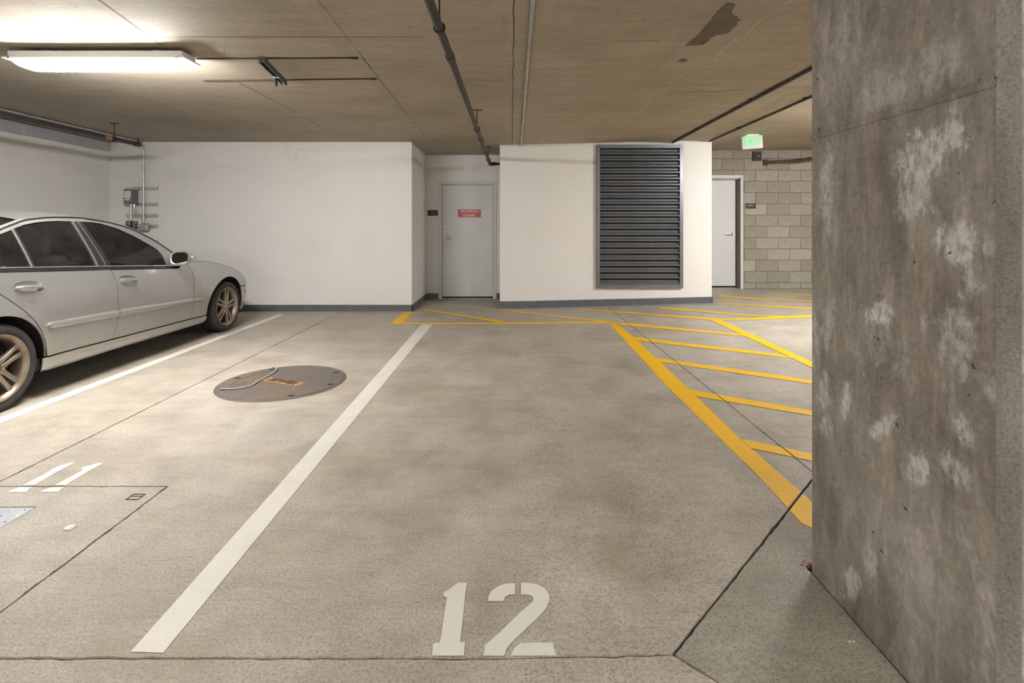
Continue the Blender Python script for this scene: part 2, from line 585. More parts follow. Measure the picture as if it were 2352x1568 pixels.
def fill(outer, holes=(), grid=.3, align=None):
    """triangulate an outline with holes, with an inner grid of points; -> 2-D verts, triangles, boundary loops"""
    pts, edges, loops = [], [], []
    for lp in [outer] + list(holes):
        s = len(pts)
        m = len(lp)
        pts += [Vector(p) for p in lp]
        edges += [(s + i, s + (i + 1) % m) for i in range(m)]
    xs = [p[0] for p in outer]
    ys = [p[1] for p in outer]
    if grid:
        gx = grid if not isinstance(grid, tuple) else grid[0]
        gy = grid if not isinstance(grid, tuple) else grid[1]
        x = math.floor(min(xs) / gx) * gx
        while x < max(xs):
            y = math.floor(min(ys) / gy) * gy
            while y < max(ys):
                if inside((x, y), outer) and not any(inside((x, y), h) for h in holes):
                    pts.append(Vector((x, y)))
                y += gy
            x += gx
    V, _, T, _, _, _ = delaunay_2d_cdt(pts, edges, [], 0, 1e-6)
    tri = []
    for t in T:
        c = ((V[t[0]][0] + V[t[1]][0] + V[t[2]][0]) / 3, (V[t[0]][1] + V[t[1]][1] + V[t[2]][1]) / 3)
        if inside(c, outer) and not any(inside(c, h) for h in holes):
            tri.append(tuple(t))
    return [(p[0], p[1]) for p in V], tri

def skirted(verts3, tris, drop):
    """add walls of vector `drop` along every open edge"""
    cnt = {}
    for t in tris:
        for i in range(3):
            e = (t[i], t[(i + 1) % 3])
            cnt[e] = cnt.get(e, 0) + 1
    vs = list(verts3)
    fs = list(tris)
    mp = {}
    def low(i):
        if i not in mp:
            mp[i] = len(vs)
            vs.append(tuple(Vector(verts3[i]) + Vector(drop)))
        return mp[i]
    for (a, b) in list(cnt):
        if (b, a) not in cnt:
            fs.append((b, a, low(a), low(b)))
    return vs, fs

def raw(name, vs, fs, mat, parent=None, smooth=None):
    me = bpy.data.meshes.new(name)
    me.from_pydata(vs, [], fs)
    me.update()
    if smooth is not None:
        me.shade_smooth()
        me.set_sharp_from_angle(angle=math.radians(smooth))
    return link(name, me, mat, parent)

# ================================================================== FLOOR
X_L, X_R, Y_S, Y_N = -6.18, 9.0, -7.0, 9.23
G = .0045
def grid_sheet(x0, x1, y0, y1, nx, ny, fz):
    vs = [(x0 + (x1 - x0) * i / nx, y0 + (y1 - y0) * j / ny) for j in range(ny + 1) for i in range(nx + 1)]
    vs = [(x, y, fz(x, y)) for x, y in vs]
    fs = [(j * (nx + 1) + i, j * (nx + 1) + i + 1, (j + 1) * (nx + 1) + i + 1, (j + 1) * (nx + 1) + i) for j in range(ny) for i in range(nx)]
    return vs, fs
vs, fs = grid_sheet(-6.4, 9.2, -7.2, 9.6, 52, 56, lambda x, y: FL(x, y) - .03)
floor = raw('floor', vs, fs, M_JOINT)
tag(floor, 'broom-finished grey concrete garage floor with joints and painted parking lines', 'floor', kind='structure')

J3, DR, DC = 1.545, 1.06, 1.525
DIA = [(J3 - DR, DC), (J3, DC - DR), (J3 + DR, DC), (J3, DC + DR)]
PIL = (1.104, 1.133, 2.02, 1.901)                      # pillar footprint x0, y0, x1, y1
PLATE = (-3.18, 1.70, -2.176, 2.355)
def rect(a, b, c, d):
    return [(a, b), (c, b), (c, d), (a, d)]
def slab(outline, mat, jag=.004, holes=(), seed=0.0, label=None, rise=0.0, grid=.4):
    o = resample(inset(outline, G), .035 if jag else .5, jag, seed=seed)
    v2, tri = fill(o, holes, grid)
    v3 = [(x, y, FL(x, y) + rise) for x, y in v2]
    v, f = skirted(v3, tri, (0, 0, -.034))
    s = raw('slab', v, f, mat, floor)
    if label: s['label'] = label
    return s
slab([(-2.58, 2.54), (-1.70, 2.54), (-1.70, 1.525), (J3 - DR, 1.525), (J3, DC + DR), (J3, 9.5), (-2.58, 9.5)], M_FLOOR, .006, seed=1.3, label='main bay slab')
slab([(-6.35, 2.54), (-2.58, 2.54), (-2.58, 9.5), (-6.35, 9.5)], M_FLOOR, .003, seed=2.9)
slab([(-6.35, 1.525), (-1.70, 1.525), (-1.70, 2.54), (-6.35, 2.54)], M_PATCH, .008, [rect(*PLATE)], seed=4.1, label='smoother patched trench slab')
slab(DIA, M_DIAMOND, .006, [rect(PIL[0] - .007, PIL[1] - .007, PIL[2] + .007, PIL[3] + .007)], seed=5.7, label='diamond footing slab round the pillar, pillar shade painted into its tone')
slab([(-6.35, -7.15), (J3, -7.15), (J3, DC - DR), (J3 - DR, 1.525), (-6.35, 1.525)], M_FLOOR, .007, seed=6.2)
slab([(J3, DC + DR), (J3 + DR, DC), (9.15, DC), (9.15, 9.5), (J3, 9.5)], M_FLOOR, .003, seed=8.8, grid=.14)
slab([(J3, -7.15), (9.15, -7.15), (9.15, DC), (J3 + DR, DC), (J3, DC - DR)], M_FLOOR, .004, seed=9.4)

# ---- paint on the floor
CUTS = [((J3, 0), (1, 0)), ((0, 2.54), (0, 1)), ((-1.70, 0), None)]
def paint(name, outline, mat, label=None, cuts=(), lift=.0016, step=.06):
    o = resample(ccw(outline), step, .0014, seed=len(outline) * 1.7 + outline[0][0])
    v2, tri = fill(o, (), .1)
    bm = bmesh.new()
    bv = [bm.verts.new((x, y, 0)) for x, y in v2]
    for t in tri:
        try:
            bm.faces.new([bv[i] for i in t])
        except ValueError:
            pass
    for co, no, half in cuts:
        no = Vector((*no, 0)).normalized()
        co = Vector((*co, 0))
        for s in (-1, 1):
            bmesh.ops.bisect_plane(bm, geom=bm.verts[:] + bm.edges[:] + bm.faces[:], plane_co=co + no * half * s, plane_no=no, dist=1e-6)
        kill = [f for f in bm.faces if abs((f.calc_center_median() - co).dot(no)) < half * .98]
        bmesh.ops.delete(bm, geom=kill, context='FACES')
    for v in bm.verts:
        v.co.z = FL(v.co.x, v.co.y) + lift
    me = bpy.data.meshes.new(name)
    bm.to_mesh(me)
    bm.free()
    ob = link(name, me, mat, floor)
    if label: ob['label'] = label
    return ob
CUT_J3 = ((J3, 0), (1, 0), .005)
CUT_PATCH = ((0, 2.54), (0, 1), .009)
CUT_DIA = ((J3 - DR, DC), (1, -1), .006)

def P(lst):
    return [floor_pt(*p) for p in lst]
paint('white_stripe', [floor_pt(300, 1497), floor_pt(375, 1500), floor_pt(993, 745), floor_pt(968, 745)], M_WHT, 'white bay line left of number 12')
paint('white_stripe', [(-3.45, 2.56), (-3.35, 2.56), (-3.345, 7.60), (-3.445, 7.60)], M_WHT, 'white bay line beside the parked car')
paint('yellow_stripe', P([(1396.4, 739.5), (1525.7, 881), (1644.3, 997.7), (1747.6, 1099), (1826, 1185), (1841, 1202), (1868, 1214), (1900, 1182), (1865.4, 1152.6), (1701.7, 1009), (1583, 894.4), (1506.6, 821.7), (1456.8, 774.7), (1411, 739.5)]), M_YEL,
      'wide yellow line on the right of bay 12', [CUT_DIA, CUT_J3])
paint('yellow_stripe', P([(894.5, 744.8), (929, 716.2), (949.3, 715.7), (925.5, 742)]), M_YEL, 'short yellow stub at the wall corner')
paint('yellow_stripe', P([(894.5, 744.8), (1169.5, 744.3), (1400.5, 742.9), (1395.7, 738.8), (1169.5, 740), (1133.8, 741.2), (925.5, 741.2)]), M_YEL, 'yellow line across the head of bay 12', lift=.0019)
paint('yellow_stripe', P([(1625, 733), (1655.8, 735.6), (1865, 728.8), (1990, 724.5), (1990, 718), (1865, 723.4)]), M_YEL, 'yellow line across the head of the next bay', lift=.0031)
paint('yellow_stripe', P([(1632.8, 735.6), (1801, 814), (1865, 844.7), (2150, 980), (2150, 951), (1865, 831.3), (1652, 733)]), M_YEL, 'far yellow line beyond the hatched aisle', lift=.0034)
HATCH = [
    [(964.8, 711), (1141, 740), (1169.5, 739.5), (979, 710.2)],
    [(1141, 711.4), (1379, 739), (1410, 739), (1155, 710.7)],
    [(1324.9, 710), (1632.8, 735), (1655.8, 732), (1349.7, 710)],
    [(1411, 740.2), (1426, 746.4), (1713, 772), (1697.9, 767), (1445.4, 742.5)],
    [(1455, 773.9), (1464.5, 782.3), (1820, 822.9), (1797, 814)],
    [(1502.8, 821.7), (1514, 831.3), (1865.4, 882.2), (2050, 908), (2020, 894), (1865.4, 873.4)],
    [(1581, 894.4), (1594.6, 909.7), (1865, 955), (2250, 1018), (2215, 1000), (1865.4, 943.4)],
    [(1701.7, 1008.4), (1724.6, 1030.2), (1865, 1058.9), (2100, 1106), (2100, 1089), (1865, 1041.7)],
    [(1514, 705.8), (1518, 708.9), (1808.8, 730), (1800, 725.5), (1759, 725), (1529.5, 705.8)],
    [(1653.9, 694.7), (1661.5, 698), (1865, 710.8), (2050, 722), (2040, 718), (1865, 707.7)],
    [(1648, 677.5), (1655.8, 680.6), (1865, 692.8), (2100, 706), (2100, 704), (1865, 690.5)],
    [(1776, 672.9), (1780, 674.9), (1865, 679), (2000, 685), (2000, 683), (1865, 677)],
]
for h in HATCH:
    paint('hatch_stripe', P(h), M_YEL, None, [CUT_J3], lift=.0028)

def zpix(pts, ox, oy, s):
    return [(ox + x / s, oy + y / s) for x, y in pts]
def smooth_poly(pts, n=3):
    """Catmull-Rom through an open chain of points"""
    out = []
    for i in range(len(pts) - 1):
        p0, p1, p2, p3 = pts[max(i - 1, 0)], pts[i], pts[i + 1], pts[min(i + 2, len(pts) - 1)]
        for k in range(n):
            t = k / n
            out.append(tuple(.5 * ((2 * b) + (-a + c) * t + (2 * a - 5 * b + 4 * c - d) * t * t + (-a + 3 * b - 3 * c + d) * t ** 3) for a, b, c, d in zip(p0, p1, p2, p3)))
    out.append(tuple(pts[-1]))
    return out
Z12 = (920, 1280, 5.445)
ONE = [(535, 440), (600, 405), (720, 318), (830, 320), (745, 1058), (808, 1070), (792, 1232), (395, 1232), (405, 1080), (490, 1065), (582, 505), (545, 490)]
TWO_A = smooth_poly([(1090, 548), (1105, 480), (1150, 412), (1220, 365), (1320, 332), (1432, 326)]) + smooth_poly([(1432, 465), (1365, 468), (1312, 492), (1285, 548)])
TWO_B = smooth_poly([(1500, 325), (1600, 322), (1720, 345), (1810, 400), (1860, 480), (1855, 560), (1800, 670), (1660, 810), (1480, 980), (1345, 1120), (1298, 1232)]) + [(1040, 1232), (1055, 1100)] + smooth_poly([(1250, 930), (1500, 690), (1640, 565), (1662, 520), (1640, 485), (1590, 470), (1505, 465)])
TWO_C = smooth_poly([(1378, 1225), (1430, 1130), (1510, 1070)]) + [(1905, 1070), (1950, 1232), (1378, 1232)]
for o, lb in ((ONE, 'stencilled digit 1 of bay number 12'), (TWO_A, 'upper left stroke of the stencilled 2'), (TWO_B, 'main stroke of the stencilled 2'), (TWO_C, 'foot of the stencilled 2')):
    paint('bay_number', P(zpix(o, *Z12)), M_NUM, lb, step=.012)
Z11 = (0, 1030, 5.226)
for o, lb in (([(845, 168), (905, 168), (700, 275), (385, 458), (315, 525), (80, 525), (245, 458), (545, 300), (640, 240), (720, 205)], 'left stencilled 1 of bay number 11'),
              ([(1180, 172), (1240, 178), (1060, 275), (835, 412), (690, 522), (462, 522), (620, 462), (990, 262), (980, 228), (1080, 206)], 'right stencilled 1 of bay number 11')):
    paint('bay_number', P(zpix(o, *Z11)), M_WHT, lb, [CUT_PATCH], step=.04)

# ================================================================== CEILING
vs, fs = grid_sheet(X_L, X_R, Y_S, 9.5, 62, 4, lambda x, y: CE(x))
n0 = len(vs)
top = [(x, y, z + .25) for x, y, z in vs]
ceiling = raw('ceiling', vs + top, [f[::-1] for f in fs] + [tuple(i + n0 for i in f) for f in fs], M_CEIL)
tag(ceiling, 'brown-grey board-marked concrete ceiling slab', 'ceiling', kind='structure')
def seam(pts, wd, mat, name='form_seam', drop=.0015, wob=0.0):
    pts = [Vector(p) for p in resample(pts, .08, closed=False)]
    vs, fs = [], []
    for i, p in enumerate(pts):
        d = (pts[min(i + 1, len(pts) - 1)] - pts[max(i - 1, 0)]).normalized()
        nn = Vector((-d.y, d.x))
        w = wd * (1 + .6 * noise.noise((p.x * 9, p.y * 9, 3)))
        q = p + nn * wob * noise.noise((p.x * 4, p.y * 4, 7))
        for s in (-1, 1):
            e = q + nn * w * .5 * s
            vs.append((e.x, e.y, CE(e.x) - drop))
        if i:
            fs.append((2 * i - 2, 2 * i, 2 * i + 1, 2 * i - 1))
    return raw(name, vs, fs, mat, ceiling)
seam([ceil_pt(215, -8), ceil_pt(372, 104)], .011, M_SEAM)
seam([ceil_pt(548, 189), ceil_pt(683, 260)], .010, M_SEAM)
seam([ceil_pt(700, 269), ceil_pt(735, 289)], .010, M_SEAM)
seam([(-1.12, 2.6), (-1.15, 4.2)], .012, M_SEAML)
seam([(-1.15, 4.0), (-1.21, 6.1), (-1.22, 7.2)], .007, M_SEAM)
seam([(.02, 2.0), (.03, 8.1)], .008, M_SEAM, wob=.01)
seam([(-2.5, 3.56), (-.6, 3.56)], .005, M_SEAM)
seam([(-2.5, 6.15), (3.1, 6.18)], .007, M_SEAML)
seam([(1.24, 2.0), (1.24, 8.1)], .006, M_SEAML, wob=.01)
seam([(-4.2, 6.6), (-2.3, 6.75)], .006, M_SEAML, wob=.02)
seam([(1.6, 5.2), (3.0, 5.05), (4.4, 5.0)], .006, M_SEAM, wob=.02)
seam([(.10, 3.7), (1.1, 3.7)], .005, M_SEAML)
# efflorescence along the cracks
for pts, wd in (([(1385, 318), (1480, 245), (1500, 222), (1540, 200), (1600, 165)], .022), ([(1632, 145), (1668, 112), (1720, 65), (1765, 40), (1800, 12), (1840, -20)], .026),
                ([(1655, 95), (1690, 85), (1700, 100), (1668, 108)], .016), ([(1140, 0), (1158, 60), (1164, 130), (1160, 190), (1170, 250)], .012), ([(1762, 243), (1800, 222), (1860, 205)], .016)):
    base = [ceil_pt(*p) for p in pts]
    seam(base, wd * .35, M_EFFL, 'crack_deposit', .002, .05)
    rp = resample(base, .02, closed=False)
    mb = MB()
    for i in range(int(len(rp) * 1.2)):
        x, y = random.choice(rp)
        if noise.noise((x * 2.5, y * 2.5, 1.1)) < -.05:
            continue
        x += random.gauss(0, wd * .7)
        y += random.gauss(0, wd * .9)
        r = random.uniform(.002, .007)
        a = random.uniform(0, 3.1)
        rr = [r * random.uniform(.5, 1.3) for _ in range(6)]
        mb.add([(x + rr[k] * 2.2 * math.cos(k * 1.047 + a), y + rr[k] * math.sin(k * 1.047 + a), CE(x) - .002) for k in range(6)], [(5, 4, 3, 2, 1, 0)])
    if mb.f:
        tag(mb.build('crack_deposit', M_EFFL, ceiling), kind='stuff')
def ceiling_stain(px, jag=.02):
    o = resample(ccw([ceil_pt(*p) for p in px]), .02, jag, seed=3.3)
    v, t = fill(o, (), .2)
    return raw('damp_stain', [(x, y, CE(x) - .0012) for x, y in v], [q[::-1] for q in t], M_STAIN, ceiling)
ceiling_stain([(1572, 106), (1588, 92), (1600, 82), (1655, 16), (1672, 4), (1690, 10), (1680, 30), (1703, 45), (1690, 60), (1672, 76), (1640, 84), (1615, 103)])
ceiling_stain([(1552, 140), (1570, 134), (1582, 138), (1568, 143)], .008)

# ================================================================== WALLS
def wall_prism(name, poly, z0, ztop, mat, label):
    """vertical wall on a plan outline, its head following the ceiling"""
    poly = ccw(poly)
    n = len(poly)
    vs = [(x, y, z0) for x, y in poly] + [(x, y, (CE(x) if ztop is None else ztop) + .004) for x, y in poly]
    fs = [tuple(range(n - 1, -1, -1)), tuple(range(n, 2 * n))] + [(i, (i + 1) % n, (i + 1) % n + n, i + n) for i in range(n)]
    o = raw(name, vs, fs, mat)
    return tag(o, label, 'wall', kind='structure')
YA, YB, YC = 7.90, 9.29, 8.18               # left wall, alcove wall, vent wall
XA, XB0, XB1 = -1.52, -.167, 3.22
wall_prism('wall_left', [(X_L, Y_S), (X_L, YA), (X_L - .2, YA), (X_L - .2, Y_S)], -.05, None, M_WALL, 'pale painted side wall behind the parked car')
wall_prism('wall_back', [(X_L - .2, YA), (XA, YA), (XA, YB + .2), (X_L - .2, YB + .2)], -.05, None, M_WALL, 'wide white wall in front of the car, left of the storage door')
wall_prism('wall_vent', [(XB0, YC), (XB1, YC), (XB1, YC + .22), (3.02, YC + .22), (3.02, YB + .2), (XB0, YB + .2)], -.05, None, M_WALL, 'white wall block holding the tall louvred vent')
wall_prism('wall_right', [(X_R, Y_S), (X_R + .2, Y_S), (X_R + .2, 9.6), (X_R, 9.6)], -.05, None, M_WALL_ROOM, 'grey side wall far behind the pillar')
wall_prism('wall_front', [(X_L - .2, Y_S - .2), (X_R + .2, Y_S - .2), (X_R + .2, Y_S), (X_L - .2, Y_S)], -.05, 2.75, M_WALL_ROOM, 'grey wall of the garage behind the camera')
# alcove wall with the opening of the storage door
D1 = dict(x0=-1.245, x1=-.285, z0=FL(-.8, YB), z1=2.085)
aw = MB()
aw.box((XA, YB, -.05), (D1['x0'], YB + .2, 2.614))
aw.box((D1['x1'], YB, -.05), (XB0, YB + .2, 2.614))
aw.box((D1['x0'], YB, D1['z1']), (D1['x1'], YB + .2, 2.614))
aw.box((D1['x0'], YB + .16, -.05), (D1['x1'], YB + .2, D1['z1']))
tag(aw.build('wall_alcove', M_WALL), 'white recess wall round the storage door', 'wall', kind='structure')

# ---- concrete block wall with the stair door
YM = 9.23
D2 = dict(x0=3.10, x1=4.14, z0=FL(3.8, YM), z1=2.185)
mw = MB()
mw.box((3.02, YM + .008, -.05), (D2['x0'], YM + .28, 2.70))
mw.box((D2['x1'], YM + .008, -.05), (X_R, YM + .28, 2.70))
mw.box((D2['x0'], YM + .008, D2['z1']), (D2['x1'], YM + .28, 2.70))
mw.box((D2['x0'], YM + .24, -.05), (D2['x1'], YM + .28, D2['z1']))
wall_cmu = tag(mw.build('wall_stair', M_MORTAR), 'bare grey concrete block wall beside the stair door', 'wall', kind='structure')
cache = {}
def block(x0, x1, z0, z1):
    if x1 - x0 < .025 or z1 - z0 < .02:
        return
    key = (round(x1 - x0, 3), round(z1 - z0, 3))
    if key not in cache:
        hx, hz = key[0] / 2, key[1] / 2
        cache[key] = MB().box((-hx, 0, -hz), (hx, .05, hz)).mesh('block', .004)
    b = link('block', cache[key], M_BLOCK, wall_cmu)
    b.location = ((x0 + x1) / 2, YM + random.uniform(-.0012, .0012), (z0 + z1) / 2)
PX, PZ, GJ = .4064, .2032, .005
for r in range(-2, 13):
    z0 = .298 + PZ * r
    z1 = z0 + PZ
    off = 4.42 if r % 2 == 1 else 4.42 + PX / 2
    k = math.floor((3.03 - off) / PX)
    while off + k * PX < 8.0:
        x0, x1 = off + k * PX, off + (k + 1) * PX
        k += 1
        a0, a1 = max(x0 + GJ, 3.03), x1 - GJ
        zb = max(z0 + GJ, max(FL(a0, YM), FL(a1, YM)) + .003)
        zt = min(z1 - GJ, CE(a0) - .004)
        FX, FZ = 4.207, 2.242
        if zb >= FZ:
            block(a0, a1, zb, zt)
        elif a0 >= FX:
            block(a0, a1, zb, zt)
        else:
            if a1 > FX:
                block(FX, a1, zb, zt)
                block(a0, FX, FZ, zt)
            else:
                block(a0, a1, FZ, zt)

# ---- vinyl wall base, each run a piece of the setting
def base_run(name, pts, label, h=.10, th=.012):
    """base along a chain of plan points; the thickness lies on the left of the chain"""
    mb = MB()
    pts = [Vector(p) for p in pts]
    for a, b in zip(pts, pts[1:]):
        d = (b - a).normalized()
        nn = Vector((-d.y, d.x)) * th
        e = d * th
        m = 6
        for k in range(m):
            p, q = a + (b - a) * (k / m), a + (b - a) * ((k + 1) / m)
            zp, zq = FL(p.x, p.y), FL(q.x, q.y)
            vs = []
            for (s, z) in ((p, zp), (q, zq)):
                vs += [(s.x, s.y, z), (s.x + nn.x * 1.6, s.y + nn.y * 1.6, z), (s.x + nn.x, s.y + nn.y, z + .012), (s.x + nn.x, s.y + nn.y, z + h - .004), (s.x + nn.x * .6, s.y + nn.y * .6, z + h), (s.x, s.y, z + h)]
            mb.add(vs, [(i, (i + 1) % 6, (i + 1) % 6 + 6, i + 6) for i in range(6)] + [(5, 4, 3, 2, 1, 0), (6, 7, 8, 9, 10, 11)])
    o = mb.build(name, M_BASE)
    return tag(o, label, 'baseboard', kind='structure')
base_run('baseboard_back', [(XA + .012, YA), (X_L, YA)], 'dark grey vinyl base along the wide white wall')
base_run('baseboard_alcove_side', [(XA, YB), (XA, YA - .012)], 'dark grey vinyl base on the recess side wall')
base_run('baseboard_alcove', [(-1.303, YB), (XA, YB)], 'short dark grey base left of the storage door')
base_run('baseboard_alcove_right', [(XB0, YB), (-.247, YB)], 'short dark grey base right of the storage door')
base_run('baseboard_vent', [(XB1 + .012, YC), (XB0 - .012, YC)], 'dark grey vinyl base under the louvred vent', .112)
base_run('baseboard_vent_side', [(XB0, YC), (XB0, YB)], 'dark grey base on the recess side of the vent wall', .112)
base_run('baseboard_left', [(X_L, YA), (X_L, Y_S)], 'dark grey vinyl base along the wall behind the car')

# ================================================================== DOORS
def bev_box(a, b, bev=.002):
    return MB().box(a, b)
def lever(parent, x, y, z, direction, lock=False):
    h = MB()
    R = Matrix.Translation((x, y, z)) @ Matrix.Rotation(math.radians(90), 4, 'X')
    h.lathe([(.0, .012), (.024, .012), (.031, .008), (.033, 0)], 24, R)
    h.tube([(x, y - .005, z), (x, y - .055, z)], .011, 12)
    h.tube([(x, y - .052, z), (x + direction * .03, y - .056, z + .003), (x + direction * .075, y - .055, z + .008), (x + direction * .115, y - .050, z + .010)], [.012, .0105, .009, .007], 12)
    h.build('lever_handle', M_CHROME, parent, smooth=40)
    if lock:
        R2 = Matrix.Translation((x, y, z + .125)) @ Matrix.Rotation(math.radians(90), 4, 'X')
        k = MB()
        k.lathe([(.0, .014), (.013, .014), (.016, .011), (.024, .009), (.026, 0)], 24, R2)
        d = k.build('deadbolt', M_CHROME, parent, smooth=40)
        s = MB()
        s.box((x - .0015, y - .0155, z + .118), (x + .0015, y - .0145, z + .132))
        s.build('keyhole', M_BLACK, d)

def door(name, D, Yw, xo0, xo1, zo1, leaf, lever_x, lever_z, dirn, label, lock, recess):
    d = empty(name, ((D['x0'] + D['x1']) / 2, Yw, D['z0']), label, 'door', kind='structure')
    off = Vector(d.location)
    def loc(mb):
        mb.v = [(x - off.x, y - off.y, z - off.z) for x, y, z in mb.v]
        return mb
    x0, x1, zb, zt = leaf
    f = MB()
    for (a, b) in (((xo0, D['z0']), (xo0 + .05, zo1)), ((xo1 - .05, D['z0']), (xo1, zo1)), ((xo0 + .05, zo1 - .05), (xo1 - .05, zo1))):
        f.box((a[0], Yw - .014, a[1]), (b[0], Yw, b[1]))
    ji0, ji1, jt = xo0 + .05, xo1 - .05, zo1 - .05
    f.box((ji0 - .004, Yw - .012, D['z0']), (ji0, Yw + recess + .03, jt))
    f.box((ji1, Yw - .012, D['z0']), (ji1 + .004, Yw + recess + .03, jt))
    f.box((ji0, Yw - .012, jt), (ji1, Yw + recess + .03, jt + .004))
    st = .016                                     # door stop bead in front of the leaf
    f.box((ji0, Yw + .018, D['z0']), (ji0 + st, Yw + recess - .003, jt))
    if recess < .1:
        f.box((ji1 - st, Yw + .018, D['z0']), (ji1, Yw + recess - .003, jt))
    f.box((ji0 + st, Yw + .018, jt - st), (ji1 - st, Yw + recess - .003, jt))
    loc(f).build('frame', M_FRAME, d, bevel=.0018)
    b = MB().box((ji0, Yw + recess + .045, D['z0']), (ji1, Yw + recess + .05, jt))
    loc(b).build('gap_shadow', M_BLACK, d)
    lf = MB().box((x0, Yw + recess, zb), (x1, Yw + recess + .042, zt))
    leaf_o = loc(lf).build('door_leaf', M_DOOR, d, bevel=.002)
    sw = MB().box((ji0, Yw + recess - .004, D['z0'] - .01), (ji1, Yw + recess + .044, D['z0'] + .010))
    loc(sw).build('threshold', M_STEEL, d, bevel=.003)
    lever(d, lever_x - off.x, Yw + recess - off.y, lever_z - off.z, dirn, lock)
    return d
door('door_1', D1, YB, -1.303, -.250, 2.136, (-1.235, -.319, .035, 2.066), -1.175, 1.095, 1, 'pale grey steel storage door in the white recess', True, .045)
door('door_2', D2, YM, 3.045, 4.197, 2.237, (3.20, 4.128, .222, 2.17), 4.04, 1.17, -1, 'pale grey steel stair door in the block wall', False, .15)

# ---- signs
sg = empty('door_sign', (-.752, YB + .045, 1.55), 'red sign reading MECHANICAL / STORAGE stuck on the storage door', 'sign')
x0, z1 = wall_pt(1051, 480, 9.335); x1, z0 = wall_pt(1105.5, 499.5, 9.335)
MB().box((x0 + .752, -.004, z0 - 1.55), (x1 + .752, -.0002, z1 - 1.55)).build('border', M_SIGNW, sg, bevel=.001)
MB().box((x0 + .758, -.0052, z0 - 1.544), (x1 + .746, -.004, z1 - 1.556)).build('red_field', M_RED, sg)
RX = Matrix.Rotation(math.radians(90), 4, 'X')
cxs, czs = (x0 + x1) / 2 + .752, (z0 + z1) / 2 - 1.55
text_mesh('MECHANICAL /', .062, 'lettering', M_SIGNW, sg, Matrix.Translation((cxs, -.0056, czs + .037)) @ RX, .0012, .80)
text_mesh('STORAGE', .062, 'lettering', M_SIGNW, sg, Matrix.Translation((cxs - .01, -.0056, czs - .036)) @ RX, .0012, .80)

def plaque(px0, py0, px1, py1, Y, label, lines, tm, braille=False):
    x0, z1 = wall_pt(px0, py0, Y); x1, z0 = wall_pt(px1, py1, Y)
    cx, cz = (x0 + x1) / 2, (z0 + z1) / 2
    s = empty('room_plaque', (cx, Y, cz), label, 'sign')
    MB().box((x0 - cx, -.008, z0 - cz), (x1 - cx, -.0003, z1 - cz)).build('plate', M_BROWN, s, bevel=.002)
    for tx, sz, dz, dx in lines:
        text_mesh(tx, sz, 'lettering', tm, s, Matrix.Translation((dx, -.0085, dz)) @ RX, .0006, 1.0, spacing=1.05)
    if braille:
        b = MB()
        random.seed(3)
        for i in range(9):
            for r in range(3):
                for c in range(2):
                    if random.random() < .6:
                        b.lathe([(0, .0018), (.0022, .0012), (.0028, 0)], 6, Matrix.Translation((-.062 + i * .0145 + c * .006, -.008, -.022 - r * .007)) @ RX)
        b.build('braille_dots', tm, s)
    return s
plaque(982, 482.3, 1005.7, 495.5, YB, 'dark brown room sign left of the storage door', [('STORAGE', .026, .014, 0)], M_SIGNTXT2, True)
plaque(1712.6, 466.5, 1736, 479, YM - .001, 'dark brown sign reading STAIR 1 on the block wall', [('STAIR', .034, .008, -.012), ('1', .034, .008, .062)], M_SIGNTXT)

# ================================================================== LOUVRED VENT
lx0, lx1, lz0, lz1 = 1.372, 2.748, .327, 2.609
lc = ((lx0 + lx1) / 2, YC, lz0)
lv = empty('louvred_vent', lc, 'tall dark grey metal louvre grille set in the white wall', 'vent')
def L(mb):
    mb.v = [(x - lc[0], y - lc[1], z - lc[2]) for x, y, z in mb.v]
    return mb
fw = .055
L(MB().box((lx0, YC - .05, lz0), (lx0 + fw, YC, lz1))).build('frame_side', M_LFRAME, lv, bevel=.003)
L(MB().box((lx1 - fw, YC - .05, lz0), (lx1, YC, lz1))).build('frame_side', M_LFRAME, lv, bevel=.003)
L(MB().box((lx0 + fw, YC - .05, lz1 - fw), (lx1 - fw, YC, lz1))).build('frame_top', M_LFRAME, lv, bevel=.003)
L(MB().box((lx0 + fw, YC - .05, lz0), (lx1 - fw, YC, lz0 + fw))).build('frame_bottom', M_LFRAME, lv, bevel=.003)
L(MB().box((lx0 + .01, YC - .006, lz0 + .01), (lx1 - .01, YC - .001, lz1 - .01))).build('backing', M_BLACK, lv)
pitch = (lz1 - lz0 - 2 * fw) / 22
prof = [(-.050, .0), (-.050, .013), (-.047, .013), (-.047, .006), (-.008, .052), (-.008, .066), (-.005, .066), (-.005, .048), (-.045, .0)]
smesh = MB().prism([(u, v) for u, v in prof], -(lx1 - lx0) / 2 + fw, (lx1 - lx0) / 2 - fw, 'yzx').mesh('slat')
smesh.materials.append(M_LOUVER)
for i in range(22):
    s = link('slat', smesh, None, lv)
    s.location = (0, .0, fw + i * pitch + .004)

